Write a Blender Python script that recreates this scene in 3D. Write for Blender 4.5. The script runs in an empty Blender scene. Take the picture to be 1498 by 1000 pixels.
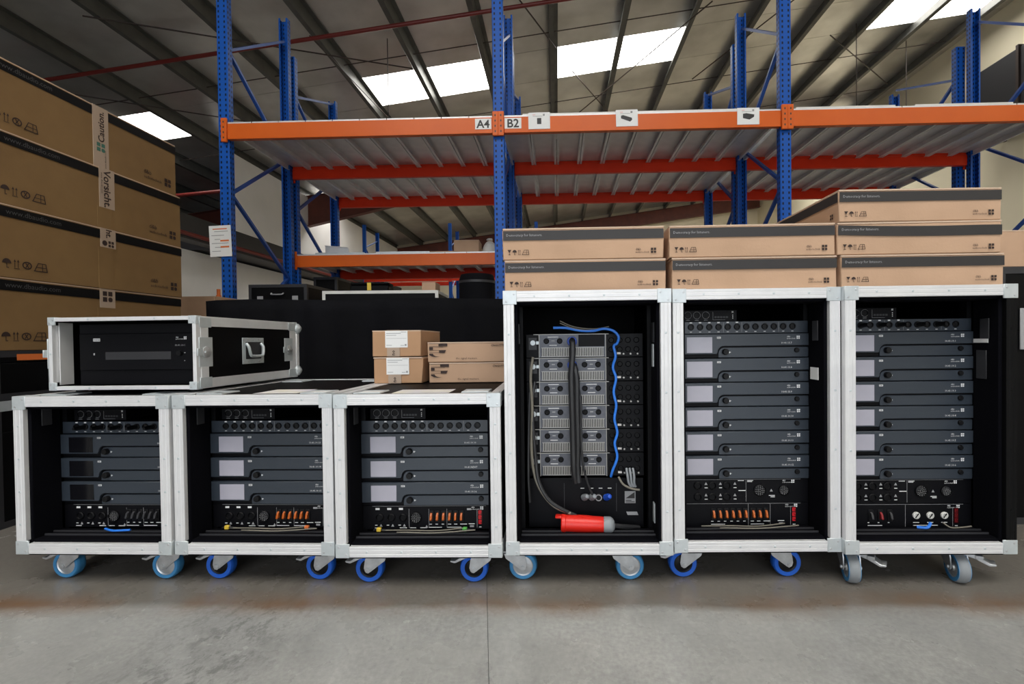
import bpy, bmesh, math, random
from mathutils import Matrix, Vector, Euler
random.seed(7)
R = math.radians
scene = bpy.context.scene
C = scene.collection

# ------------------------------------------------------------------ camera
cam_d = bpy.data.cameras.new('camera')
cam = bpy.data.objects.new('camera', cam_d)
C.objects.link(cam)
cam_d.sensor_width = 36.0
cam_d.lens = 700.0 * 36.0 / 1498.0
cam_d.clip_start = 0.05
cam_d.clip_end = 200
YAW, PITCH, ROLL = R(1.5), R(0.8), 0.0116
fw0 = Vector((-math.sin(YAW), math.cos(YAW), 0)); rt = Vector((math.cos(YAW), math.sin(YAW), 0)); up0 = Vector((0, 0, 1))
fw = fw0 * math.cos(PITCH) - up0 * math.sin(PITCH); up = up0 * math.cos(PITCH) + fw0 * math.sin(PITCH)
rt2 = rt * math.cos(ROLL) - up * math.sin(ROLL); up2 = up * math.cos(ROLL) + rt * math.sin(ROLL)
m = Matrix((rt2, up2, -fw)).transposed().to_4x4(); m.translation = (0, 0, 0.846)
cam.matrix_world = m
cam_d.shift_x = -48.0 / 1498.0
cam_d.shift_y = 9.8 / 1498.0
scene.camera = cam

# ------------------------------------------------------------------ light
world = bpy.data.worlds.new('world'); scene.world = world; world.use_nodes = True
world.node_tree.nodes['Background'].inputs[0].default_value = (0.75, 0.85, 1.0, 1)
world.node_tree.nodes['Background'].inputs[1].default_value = 0.6
scene.view_settings.view_transform = 'Standard'
scene.view_settings.look = 'None'
scene.view_settings.exposure = 0.0
scene.view_settings.gamma = 1.0
scene.view_settings.use_curve_mapping = False

def area(name, loc, rot, sx, sy, power, col):
    l = bpy.data.lights.new(name, 'AREA'); l.shape = 'RECTANGLE'; l.size = sx; l.size_y = sy
    l.energy = power; l.color = col
    o = bpy.data.objects.new(name, l); C.objects.link(o); o.location = loc; o.rotation_euler = rot
    return o
# daylight coming in through the open loading door behind the photographer
area('loading_door_daylight', (-0.2, -7.3, 2.45), (R(90), 0, 0), 8.2, 4.7, 290, (0.93, 0.97, 1.0))

# ------------------------------------------------------------------ mesh helpers
class MB:
    def __init__(s): s.v = []; s.f = []
    def add(s, vs, fs):
        n = len(s.v); s.v += [tuple(v) for v in vs]; s.f += [tuple(i + n for i in f) for f in fs]; return s
    def box(s, x0, x1, y0, y1, z0, z1):
        return s.add([(x0,y0,z0),(x1,y0,z0),(x1,y1,z0),(x0,y1,z0),(x0,y0,z1),(x1,y0,z1),(x1,y1,z1),(x0,y1,z1)],
                     [(0,3,2,1),(4,5,6,7),(0,1,5,4),(1,2,6,5),(2,3,7,6),(3,0,4,7)])
    def quad(s, x0, x1, y0, y1, z=0.0):
        return s.add([(x0,y0,z),(x1,y0,z),(x1,y1,z),(x0,y1,z)], [(0,1,2,3)])
    def poly(s, pts, z=0.0):
        return s.add([(p[0], p[1], z) for p in pts], [tuple(range(len(pts)))])
    def prism(s, pts, axis, a, b):
        # pts: 2D polygon; axis 'x': (y,z), 'y': (x,z), 'z': (x,y)
        def P(p, t):
            return {'x': (t, p[0], p[1]), 'y': (p[0], t, p[1]), 'z': (p[0], p[1], t)}[axis]
        n = len(pts)
        vs = [P(p, a) for p in pts] + [P(p, b) for p in pts]
        fs = [tuple(range(n))[::-1], tuple(range(n, 2*n))] + [(i, (i+1) % n, n+(i+1) % n, n+i) for i in range(n)]
        return s.add(vs, fs)
    def lathe(s, prof, axis='y', c=(0,0,0), seg=24, closed=True):
        # prof: list (r, t) along axis
        vs = []; fs = []; n = len(prof)
        for k in range(seg):
            a = 2*math.pi*k/seg
            for r, t in prof:
                u, w = r*math.cos(a), r*math.sin(a)
                p = {'y': (u, t, w), 'x': (t, u, w), 'z': (u, w, t)}[axis]
                vs.append((p[0]+c[0], p[1]+c[1], p[2]+c[2]))
        for k in range(seg):
            k2 = (k+1) % seg
            for i in range(n-1):
                fs.append((k*n+i, k*n+i+1, k2*n+i+1, k2*n+i))
            if closed: fs.append((k*n+n-1, k*n, k2*n, k2*n+n-1))
        if not closed:
            fs.append(tuple(k*n for k in range(seg))); fs.append(tuple(k*n+n-1 for k in range(seg))[::-1])
        return s.add(vs, fs)
    def cyl(s, r, a, b, axis='y', c=(0,0,0), seg=16):
        return s.lathe([(r, a), (r, b)], axis, c, seg, closed=False)
    def bar(s, p, q, w, t):
        # rectangular bar from p to q
        p = Vector(p); q = Vector(q); d = (q-p).normalized()
        u = d.cross(Vector((0,0,1)) if abs(d.z) < .95 else Vector((1,0,0))).normalized(); n = d.cross(u).normalized()
        vs = []
        for e in (p, q):
            for a, b in ((-1,-1),(1,-1),(1,1),(-1,1)): vs.append(e + u*(a*w/2) + n*(b*t/2))
        return s.add(vs, [(0,1,2,3),(7,6,5,4),(0,4,5,1),(1,5,6,2),(2,6,7,3),(3,7,4,0)])
    def tube(s, pts, r, seg=8, sub=4):
        P = [Vector(p) for p in pts]
        if sub > 1 and len(P) > 2:
            Q = []
            for i in range(len(P)-1):
                p0 = P[max(i-1,0)]; p1 = P[i]; p2 = P[i+1]; p3 = P[min(i+2,len(P)-1)]
                for k in range(sub):
                    t = k/sub
                    Q.append(.5*((2*p1)+(p2-p0)*t+(2*p0-5*p1+4*p2-p3)*t*t+(3*p1-p0-3*p2+p3)*t**3))
            Q.append(P[-1]); P = Q
        n = len(P); vs = []; fs = []
        ref = Vector((0.3, 0.9, 0.2)).normalized()
        for i in range(n):
            d = (P[min(i+1,n-1)]-P[max(i-1,0)]).normalized()
            u = d.cross(ref).normalized(); w = d.cross(u)
            for k in range(seg):
                a = 2*math.pi*k/seg
                vs.append(P[i]+(u*math.cos(a)+w*math.sin(a))*r)
        for i in range(n-1):
            for k in range(seg):
                fs.append((i*seg+k, i*seg+(k+1)%seg, (i+1)*seg+(k+1)%seg, (i+1)*seg+k))
        fs.append(tuple(range(seg))[::-1]); fs.append(tuple((n-1)*seg+k for k in range(seg)))
        return s.add(vs, fs)
    def mesh(s, name='mesh', bevel=0, smooth=True, flat=False):
        me = bpy.data.meshes.new(name); me.from_pydata(s.v, [], s.f)
        if not flat:
            bm = bmesh.new(); bm.from_mesh(me)
            bmesh.ops.recalc_face_normals(bm, faces=bm.faces)
            if bevel:
                es = [e for e in bm.edges if len(e.link_faces) == 2 and e.calc_face_angle(0) > .6]
                bmesh.ops.bevel(bm, geom=es, offset=bevel, segments=1, affect='EDGES', clamp_overlap=True)
            bm.to_mesh(me); bm.free()
            if smooth:
                me.shade_smooth(); me.set_sharp_from_angle(angle=R(38))
        me.update()
        return me

def obj(name, me, mat, parent=None, loc=(0,0,0), rot=(0,0,0), label=None, kind=None):
    if isinstance(me, MB): me = me.mesh(name)
    if mat is not None and not me.materials: me.materials.append(mat)
    o = bpy.data.objects.new(name, me); C.objects.link(o)
    if mat is not None and me.materials[0] != mat:
        o.material_slots[0].link = 'OBJECT'; o.material_slots[0].material = mat
    o.parent = parent; o.location = loc; o.rotation_euler = rot
    if label: o['label'] = label
    if kind: o['kind'] = kind
    return o
def tag(o, label, cat, group=None):
    o['label'] = label; o['category'] = cat
    if group: o['group'] = group
    return o
def thing(name, label, cat, loc=(0,0,0), rotz=0, group=None):
    o = bpy.data.objects.new(name, None); C.objects.link(o); o.empty_display_size = .1
    o.location = loc; o.rotation_euler = (0, 0, rotz)
    return tag(o, label, cat, group)
CACHE = {}
def cached(key, fn):
    if key not in CACHE: CACHE[key] = fn()
    return CACHE[key]

FACE = {'F': (R(90), 0, 0), 'R': (R(90), 0, R(90)), 'L': (R(90), 0, R(-90)), 'T': (0, 0, 0)}
def text_mesh(s, size, align='LEFT', bold=False):
    def mk():
        cu = bpy.data.curves.new('lettering', 'FONT'); cu.body = s; cu.size = size; cu.align_x = align
        cu.resolution_u = 1 if size < .03 else 3; cu.fill_mode = 'FRONT'
        if bold: cu.offset = size*.022
        o = bpy.data.objects.new('lettering', cu); C.objects.link(o)
        dg = bpy.context.evaluated_depsgraph_get(); dg.update()
        me = bpy.data.meshes.new_from_object(o.evaluated_get(dg)); me.name = 'lettering'
        bpy.data.objects.remove(o); bpy.data.curves.remove(cu)
        me.materials.clear()
        return me
    return cached(('t', s, size, align, bold), mk)
def text(s, size, mat, parent, loc, face='F', align='LEFT', bold=False, roll=0, name='lettering'):
    me = text_mesh(s, size, align, bold)
    rot = (Euler(FACE[face]).to_matrix() @ Matrix.Rotation(roll, 3, 'Z')).to_euler()
    return obj(name, me, mat, parent, loc, rot)
def pr(name, mb_or_me, mat, parent, loc, face='F', roll=0):
    me = mb_or_me.mesh(name, flat=True) if isinstance(mb_or_me, MB) else mb_or_me
    rot = (Euler(FACE[face]).to_matrix() @ Matrix.Rotation(roll, 3, 'Z')).to_euler()
    return obj(name, me, mat, parent, loc, rot)

# ------------------------------------------------------------------ materials
def mat(name, col, rough=.5, metal=0, noise=None, bump=0, bscale=40, spec=.5, emit=None, coat=0, col2=None, stretch=None, detail=4, nlo=.35, nhi=.65, ior=None):
    M = bpy.data.materials.new(name); M.use_nodes = True
    nt = M.node_tree; b = nt.nodes['Principled BSDF']
    b.inputs['Base Color'].default_value = (*col, 1); b.inputs['Roughness'].default_value = rough
    b.inputs['Metallic'].default_value = metal; b.inputs['Specular IOR Level'].default_value = spec
    if ior: b.inputs['IOR'].default_value = ior
    if coat: b.inputs['Coat Weight'].default_value = coat; b.inputs['Coat Roughness'].default_value = .08
    if emit: b.inputs['Emission Color'].default_value = (*emit[0], 1); b.inputs['Emission Strength'].default_value = emit[1]
    if noise or bump:
        tc = nt.nodes.new('ShaderNodeTexCoord'); mp = nt.nodes.new('ShaderNodeMapping')
        nt.links.new(tc.outputs['Object'], mp.inputs['Vector'])
        if stretch: mp.inputs['Scale'].default_value = stretch
    if noise:
        n = nt.nodes.new('ShaderNodeTexNoise'); n.inputs['Scale'].default_value = noise; n.inputs['Detail'].default_value = detail
        nt.links.new(mp.outputs[0], n.inputs['Vector'])
        r = nt.nodes.new('ShaderNodeValToRGB'); r.color_ramp.elements[0].position = nlo; r.color_ramp.elements[1].position = nhi
        c2 = col2 or tuple(c*.75 for c in col)
        r.color_ramp.elements[0].color = (*c2, 1); r.color_ramp.elements[1].color = (*col, 1)
        nt.links.new(n.outputs['Fac'], r.inputs[0]); nt.links.new(r.outputs[0], b.inputs['Base Color'])
    if bump:
        n2 = nt.nodes.new('ShaderNodeTexNoise'); n2.inputs['Scale'].default_value = bscale; n2.inputs['Detail'].default_value = 3
        nt.links.new(mp.outputs[0], n2.inputs['Vector'])
        bp = nt.nodes.new('ShaderNodeBump'); bp.inputs['Strength'].default_value = bump; bp.inputs['Distance'].default_value = .02
        nt.links.new(n2.outputs['Fac'], bp.inputs['Height']); nt.links.new(bp.outputs[0], b.inputs['Normal'])
    return M

M_alu = mat('brushed_aluminium', (.80,.80,.81), .45, .25, noise=14, col2=(.74,.74,.755))
M_zinc = mat('zinc_corner_steel', (.66,.70,.72), .42, .4, noise=25, col2=(.58,.63,.65))
M_steel = mat('zinc_castor_steel', (.68,.70,.72), .38, .6, noise=30)
M_ply = mat('black_phenolic_board', (.003,.003,.0035), .55, 0, noise=300, col2=(.002,.002,.0025), bump=.1, bscale=400, spec=.14)
M_foam = mat('black_foam_lining', (.003,.003,.005), .9, 0, noise=200, col2=(.002,.002,.0035), spec=.08)
M_rail = mat('black_rack_rail', (.003,.003,.004), .5, spec=.2)
M_amp = mat('blue_black_powder_coat', (.038,.048,.064), .36, 0, noise=500, col2=(.028,.037,.050), spec=.6)
M_panel = mat('satin_black_panel', (.0025,.0025,.004), .5, spec=.18)
M_black = mat('black_plastic', (.004,.004,.005), .45, spec=.3)
M_screen = mat('grey_display_glass', (.50,.48,.56), .22, 0, spec=.6, noise=4, col2=(.42,.41,.48))
M_screen_shaded = mat('shaded_display_glass', (.006,.006,.008), .15, 0, spec=.4)  # display glass with the shade of the leftmost case put into its colour
M_white = mat('white_print', (.82,.82,.82), .6)
M_greyprint = mat('grey_print', (.35,.35,.36), .6)
M_dimprint = mat('dim_grey_print', (.06,.06,.063), .6)
M_paper = mat('white_paper', (.85,.85,.84), .7)
M_paper2 = mat('cream_paper', (.82,.78,.62), .7, noise=9, col2=(.75,.72,.80))
M_orange_sw = mat('orange_breaker_toggle', (.48,.10,.008), .35)
M_red_led = mat('red_display_digits', (.5,.01,.015), .4, emit=((1,.02,.04), .35))
M_redwin = mat('red_meter_window', (.035,.001,.002), .3)
M_reddark = mat('dark_red_toggle', (.25,.01,.015), .4)
M_tyre = mat('blue_rubber_tyre', (.012,.12,.62), .45)
M_tyre2 = mat('pale_blue_rubber_tyre', (.05,.25,.52), .5)
M_tyregrey = mat('grey_rubber_tyre', (.26,.28,.30), .65)
M_carton = mat('brown_cardboard', (.56,.36,.235), .8, noise=5, col2=(.50,.32,.205), bump=.04, bscale=120)
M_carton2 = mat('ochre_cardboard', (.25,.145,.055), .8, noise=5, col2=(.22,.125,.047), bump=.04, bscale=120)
M_carton3 = mat('amber_cardboard', (.50,.29,.16), .8, noise=5, col2=(.45,.26,.14))
M_cedge = mat('pale_cardboard_edge', (.62,.46,.34), .85)
M_stripe = mat('charcoal_print_stripe', (.028,.025,.025), .55)
M_stripe2 = mat('black_print_stripe', (.004,.004,.005), .6, spec=.2)
M_ink = mat('dark_brown_ink', (.035,.018,.014), .7)
M_tape = mat('beige_paper_tape', (.44,.33,.25), .55)
M_tapegreen = mat('green_tape_print', (.05,.16,.12), .6)
M_curtain = mat('black_molton_curtain', (.004,.004,.006), .85, noise=3, col2=(.002,.002,.003), spec=.15, bump=.3, bscale=8)
M_orange = mat('orange_beam_paint', (.70,.125,.012), .38, 0, noise=3, col2=(.66,.112,.010), spec=.35)
M_redor = mat('red_orange_beam', (.74,.036,.005), .42, 0, noise=3, col2=(.66,.030,.004), spec=.3)  # redder, deeper version of the beam orange for back and far beams
M_galv = mat('galvanised_deck_steel', (.80,.80,.80), .40, .35, noise=6, col2=(.70,.70,.71))
M_galvlip = mat('galvanised_deck_lip', (.55,.55,.54), .4, .6)
M_board = mat('white_painted_board', (.78,.77,.73), .6, noise=8, col2=(.70,.69,.65))
M_redpipe = mat('dark_red_pipe', (.17,.018,.014), .4)
M_rafter = mat('oxide_red_steel', (.15,.038,.024), .55, noise=4, col2=(.11,.03,.02))
M_purlin = mat('grey_purlin_steel', (.115,.115,.105), .45, .3, noise=4, col2=(.085,.085,.08))
M_rod = mat('dark_steel_rod', (.05,.035,.03), .5)
M_foil = mat('foil_roof_insulation', (.70,.69,.67), .33, .72, noise=1.1, col2=(.52,.51,.49), bump=.28, bscale=1.7)
M_sky = mat('skylight_or_fill_sheet', (.8,.8,.8), .6, emit=((1.0,.975,.92), 8.2))  # glowing sheet shared by the skylights in view and the added unseen ones
M_wallw = mat('white_wall_paint', (.84,.83,.82), .8, noise=1.5, col2=(.80,.79,.78))
M_wallc = mat('cream_wall_paint', (.88,.80,.60), .8, noise=1.5, col2=(.85,.77,.57))
M_wallg = mat('grey_wall_paint', (.55,.57,.60), .8, noise=1.5)
M_dark = mat('dark_grey_steel', (.03,.03,.034), .5)
M_blue_cable = mat('blue_network_cable', (.03,.22,.85), .4)
M_black_cable = mat('black_rubber_cable', (.02,.02,.022), .45)
M_grey_cable = mat('grey_cable', (.22,.20,.16), .5)
M_rearpanel = mat('grey_rear_panel', (.115,.12,.14), .42, .3, noise=60, col2=(.09,.095,.115))
M_bar = mat('bright_grille_bar', (.40,.39,.37), .4, .4)
M_redplug = mat('red_plug_plastic', (.78,.022,.012), .35)
M_greyplug = mat('grey_connector_plastic', (.27,.29,.31), .4)
M_blueplug = mat('blue_connector_plastic', (.02,.10,.62), .35)
M_yellow = mat('yellow_tape', (.75,.52,.05), .5)
M_green = mat('green_plastic', (.10,.45,.08), .5)
M_bag = mat('white_plastic_bag', (.78,.76,.72), .5)
M_orlabel = mat('orange_label', (.75,.18,.04), .6)

def blue_post_mat():
    M = bpy.data.materials.new('blue_perforated_post_paint'); M.use_nodes = True
    nt = M.node_tree; b = nt.nodes['Principled BSDF']; L = nt.links
    b.inputs['Roughness'].default_value = .42; b.inputs['Specular IOR Level'].default_value = .3
    tc = nt.nodes.new('ShaderNodeTexCoord'); sp = nt.nodes.new('ShaderNodeSeparateXYZ'); L.new(tc.outputs['Object'], sp.inputs[0])
    def mth(op, a, bb=None):
        n = nt.nodes.new('ShaderNodeMath'); n.operation = op
        for i, q in enumerate((a, bb)):
            if q is None: continue
            if isinstance(q, (int, float)): n.inputs[i].default_value = q
            else: L.new(q, n.inputs[i])
        return n.outputs[0]
    ax = mth('LESS_THAN', mth('ABSOLUTE', mth('SUBTRACT', mth('ABSOLUTE', sp.outputs['X']), .028)), .0075)
    ay = mth('LESS_THAN', mth('ABSOLUTE', mth('SUBTRACT', mth('ABSOLUTE', sp.outputs['Y']), .016)), .0075)
    hz = mth('LESS_THAN', mth('ABSOLUTE', mth('SUBTRACT', mth('FRACT', mth('DIVIDE', sp.outputs['Z'], .05)), .5)), .24)
    hole = mth('MULTIPLY', mth('MAXIMUM', ax, ay), hz)
    mx = nt.nodes.new('ShaderNodeMix'); mx.data_type = 'RGBA'
    mx.inputs[6].default_value = (.006,.088,.42,1); mx.inputs[7].default_value = (.002,.006,.022,1)
    L.new(hole, mx.inputs[0]); L.new(mx.outputs[2], b.inputs['Base Color'])
    bp = nt.nodes.new('ShaderNodeBump'); bp.invert = True; bp.inputs['Distance'].default_value = .01; bp.inputs['Strength'].default_value = .5
    L.new(hole, bp.inputs['Height']); L.new(bp.outputs[0], b.inputs['Normal'])
    return M
M_post = blue_post_mat()
M_brace = mat('blue_brace_paint', (.012,.07,.33), .38)

def floor_mat():
    M = bpy.data.materials.new('worn_concrete'); M.use_nodes = True
    nt = M.node_tree; b = nt.nodes['Principled BSDF']; L = nt.links
    tc = nt.nodes.new('ShaderNodeTexCoord')
    def noise(sc, det, scale3=(1,1,1), rotz=0, rough=.6):
        mp = nt.nodes.new('ShaderNodeMapping'); mp.inputs['Scale'].default_value = scale3; mp.inputs['Rotation'].default_value = (0,0,rotz)
        L.new(tc.outputs['Object'], mp.inputs[0])
        n = nt.nodes.new('ShaderNodeTexNoise'); n.inputs['Scale'].default_value = sc; n.inputs['Detail'].default_value = det
        n.inputs['Roughness'].default_value = rough
        L.new(mp.outputs[0], n.inputs[0]); return n.outputs['Fac']
    def ramp(fac, a, bb, c0, c1):
        r = nt.nodes.new('ShaderNodeValToRGB'); r.color_ramp.elements[0].position = a; r.color_ramp.elements[1].position = bb
        r.color_ramp.elements[0].color = (*c0,1); r.color_ramp.elements[1].color = (*c1,1); L.new(fac, r.inputs[0]); return r.outputs[0]
    def mix(fac, a, bb, mode='MIX'):
        n = nt.nodes.new('ShaderNodeMix'); n.data_type = 'RGBA'; n.blend_type = mode
        for i, q in ((0, fac), (6, a), (7, bb)):
            if isinstance(q, (int, float)): n.inputs[i].default_value = q
            elif isinstance(q, tuple): n.inputs[i].default_value = (*q, 1)
            else: L.new(q, n.inputs[i])
        return n.outputs[2]
    def mth(op, a, bb):
        n = nt.nodes.new('ShaderNodeMath'); n.operation = op
        for i, q in enumerate((a, bb)):
            if isinstance(q, (int, float)): n.inputs[i].default_value = q
            else: L.new(q, n.inputs[i])
        return n.outputs[0]
    base = ramp(noise(1.1, 9, (1,1,1), 0, .68), .30, .70, (.30,.30,.292), (.52,.515,.49))
    fine = ramp(noise(70, 5), .3, .7, (.80,.80,.80), (1.06,1.06,1.06))
    base = mix(1.0, base, fine, 'MULTIPLY')
    sp = nt.nodes.new('ShaderNodeSeparateXYZ'); L.new(tc.outputs['Object'], sp.inputs[0])
    # long diagonal scuffs
    sc = ramp(noise(3.5, 8, (1, .3, 1), R(-34), .78), .50, .70, (0,0,0), (1,1,1))
    base = mix(mth('MULTIPLY', sc, .42), base, (.21,.21,.205))
    # broken tyre scuffs on the left of the slab
    def band(x0, x1, soft):
        a = nt.nodes.new('ShaderNodeMapRange'); a.inputs[1].default_value = x0-soft; a.inputs[2].default_value = x0+soft; L.new(sp.outputs['X'], a.inputs[0])
        c = nt.nodes.new('ShaderNodeMapRange'); c.inputs[1].default_value = x1+soft; c.inputs[2].default_value = x1-soft; L.new(sp.outputs['X'], c.inputs[0])
        return mth('MULTIPLY', a.outputs[0], c.outputs[0])
    tm = ramp(noise(22, 7, (1, .55, 1), R(-30), .8), .50, .58, (0,0,0), (1,1,1))
    base = mix(mth('MULTIPLY', mth('MULTIPLY', band(-1.12, -.80, .14), tm), .55), base, (.10,.10,.10))
    s2 = ramp(noise(14, 6, (1, .12, 1), R(20), .7), .66, .72, (0,0,0), (1,1,1))
    base = mix(mth('MULTIPLY', s2, .30), base, (.48,.48,.46))
    # the strip along the row of cases is darker and browner, with a wavy edge
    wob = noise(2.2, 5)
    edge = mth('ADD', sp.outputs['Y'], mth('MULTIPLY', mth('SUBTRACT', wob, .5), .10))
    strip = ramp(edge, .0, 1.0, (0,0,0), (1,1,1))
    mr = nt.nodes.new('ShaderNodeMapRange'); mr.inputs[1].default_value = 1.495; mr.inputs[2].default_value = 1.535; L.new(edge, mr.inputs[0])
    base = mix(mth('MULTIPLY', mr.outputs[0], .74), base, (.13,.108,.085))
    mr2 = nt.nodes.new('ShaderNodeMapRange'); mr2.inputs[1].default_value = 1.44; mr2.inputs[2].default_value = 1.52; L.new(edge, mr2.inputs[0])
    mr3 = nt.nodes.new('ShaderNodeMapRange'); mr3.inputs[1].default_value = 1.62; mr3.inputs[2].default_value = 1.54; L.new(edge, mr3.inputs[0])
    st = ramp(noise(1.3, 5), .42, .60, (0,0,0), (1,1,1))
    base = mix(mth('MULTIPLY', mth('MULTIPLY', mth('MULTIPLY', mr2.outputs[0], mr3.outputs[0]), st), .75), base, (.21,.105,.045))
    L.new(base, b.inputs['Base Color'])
    rr = nt.nodes.new('ShaderNodeMapRange'); rr.inputs[3].default_value = .16; rr.inputs[4].default_value = .38
    L.new(noise(3, 6), rr.inputs[0]); L.new(rr.outputs[0], b.inputs['Roughness'])
    bp = nt.nodes.new('ShaderNodeBump'); bp.inputs['Strength'].default_value = .08; bp.inputs['Distance'].default_value = .01
    L.new(noise(45, 5), bp.inputs['Height']); L.new(bp.outputs[0], b.inputs['Normal'])
    return M
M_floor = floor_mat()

# ------------------------------------------------------------------ setting
def struct(name, mb, mt, parent=None, loc=(0,0,0), **k):
    o = obj(name, mb, mt, parent, loc); o['kind'] = 'structure'
    return o
floor = struct('floor', MB().box(-14, 10.5, -8, 25.3, -.2, -.03), M_dark)
jx = lambda y: -.232-.159*(y-1.505)
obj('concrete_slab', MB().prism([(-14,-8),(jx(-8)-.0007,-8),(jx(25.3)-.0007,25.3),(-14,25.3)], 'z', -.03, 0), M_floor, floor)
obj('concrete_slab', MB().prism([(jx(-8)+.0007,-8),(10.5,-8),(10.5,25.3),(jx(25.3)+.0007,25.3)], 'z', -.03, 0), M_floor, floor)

def rz(x): return 7.146 + .13*x
XW0, XW1, YB = -14.0, 10.5, 25.3
ceil = struct('ceiling', MB().prism([(XW0, rz(XW0)+.12), (XW1, rz(XW1)+.12), (XW1, rz(XW1)+.22), (XW0, rz(XW0)+.22)], 'y', -8, YB), M_dark)
PX = [i*1.41 for i in range(-10, 8)]
skylights = {(-7,0):0,}
def is_sky_or_fill(x0, x1, y):
    xm = (x0+x1)/2
    if 16.6 < y < 17.8 and -8 < xm < 9.9: return True  # unseen row behind the shelf decks, added to brighten the back hall
    if 17.8 < y < 19.4 and 0 < xm < 9.9: return True  # another unseen row, added for more light at the back right
    for ya, yb in ((10.35,11.55), (-4.5,-1.5), (-1.5,-.3), (16.6,17.8)):  # first row is in view; overhead rows are unseen, enlarged to add light
        if ya < y < yb and any(a < xm < b for a, b in ((-9.9,-8.4) if y > 0 else (0,0), (-4.3,-1.4), (-.1,2.9), (7,9.9))): return True
    return False
YS = [-8,-4.5,-1.5,-.3,3.1,6.7,10.35,11.55,15.2,16.6,17.8,19.4,22.3,YB]
XS = sorted(PX + [XW0, XW1])
XS = [x for i, x in enumerate(XS) if i == 0 or x-XS[i-1] > .05]
for i in range(len(XS)-1):
    x0, x1 = XS[i]+.003, XS[i+1]-.003
    for j in range(len(YS)-1):
        y0, y1 = YS[j]+.006, YS[j+1]-.006
        sky = is_sky_or_fill(x0, x1, (YS[j]+YS[j+1])/2)
        mb = MB().add([(x0,y0,rz(x0)),(x1,y0,rz(x1)),(x1,y1,rz(x1)),(x0,y1,rz(x0)),(x0,y0,rz(x0)+.03),(x1,y0,rz(x1)+.03),(x1,y1,rz(x1)+.03),(x0,y1,rz(x0)+.03)],
                      [(0,3,2,1),(4,5,6,7),(0,1,5,4),(1,2,6,5),(2,3,7,6),(3,0,4,7)])
        obj('skylight_or_fill_panel' if sky else 'roof_sheet', mb, M_sky if sky else M_foil, ceil)
pm = MB().prism([(-.10,-.24),(-.10,-.215),(-.012,-.232),(-.012,0),(.08,0),(.08,-.015),(.0,-.015),(.0,-.25),(-.09,-.25)], 'y', -8, YB).mesh('purlin')
for x in PX:
    if XW0 < x < XW1: obj('purlin', pm, M_purlin, ceil, (x, 0, rz(x)))
# tapered red rafters
def rafter(y):
    top = lambda x: rz(x)-.26
    pts = [(XW0+.05, top(XW0)), (XW1-.05, top(XW1)), (XW1-.05, top(XW1)-.62), (-4, top(-4)-.62), (-8.4, top(-8.4)-1.0), (XW0+.05, top(XW0)-1.7)]
    mb = MB().prism(pts, 'y', y-.012, y+.012)
    low = pts[2:]
    for a, b in zip(low[:-1], low[1:]):
        mb.add([(a[0],y-.11,a[1]),(b[0],y-.11,b[1]),(b[0],y+.11,b[1]),(a[0],y+.11,a[1]),(a[0],y-.11,a[1]-.02),(b[0],y-.11,b[1]-.02),(b[0],y+.11,b[1]-.02),(a[0],y+.11,a[1]-.02)],
               [(0,1,2,3),(7,6,5,4),(0,4,5,1),(1,5,6,2),(2,6,7,3),(3,7,4,0)])
    mb.add([(XW0+.05,y-.11,top(XW0)),(XW1-.05,y-.11,top(XW1)),(XW1-.05,y+.11,top(XW1)),(XW0+.05,y+.11,top(XW0)),(XW0+.05,y-.11,top(XW0)-.02),(XW1-.05,y-.11,top(XW1)-.02),(XW1-.05,y+.11,top(XW1)-.02),(XW0+.05,y+.11,top(XW0)-.02)],
           [(0,1,2,3),(7,6,5,4),(0,4,5,1),(1,5,6,2),(2,6,7,3),(3,7,4,0)])
    obj('rafter', mb, M_rafter, ceil)
for y in (3.6, 15.9, 24.9): rafter(y)
for (a, b) in (((-7.2,7.2),(-2.9,9.8)), ((-.9,7.6),(.05,9.9)), ((.4,10.8),(1.6,13.4)), ((3.0,9.2),(.6,12.9)), ((5.5,8),(3.4,12)), ((-4.3,8.4),(-4.0,12)), ((6.2,11),(9.5,14)), ((-10,8.2),(-6.5,11.2))):
    obj('bracing_rod', MB().bar((a[0],a[1],rz(a[0])-.30),(b[0],b[1],rz(b[0])-.30),.018,.018), M_rod, ceil)
for y in (9.6, 12.4, 14.6):
    obj('bracing_rod', MB().bar((-13.5,y,rz(-13.5)-.14),(10,y,rz(10)-.14),.014,.014), M_rod, ceil)
for x, y in ((6.9,11.2),(8.8,12.3),(-3.2,9.2)):
    obj('hanger_rod', MB().bar((x,y,rz(x)-.02),(x,y,rz(x)-1.9),.014,.014), M_rod, ceil)

struct('wall_back', MB().box(XW0, XW1, YB, YB+.2, 0, 9), M_wallc)
struct('wall_right', MB().box(XW1, XW1+.2, -8, YB, 0, 9), M_wallc)
struct('wall_left', MB().box(XW0-.2, XW0, -8, YB, 0, 7), M_wallg)
# front wall with the open loading door behind the camera
struct('wall_front', MB().box(XW0, -4.4, -8.2, -8, 0, 9).box(4.0, XW1, -8.2, -8, 0, 9).box(-4.4, 4.0, -8.2, -8, 4.9, 9), M_wallg)
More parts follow.
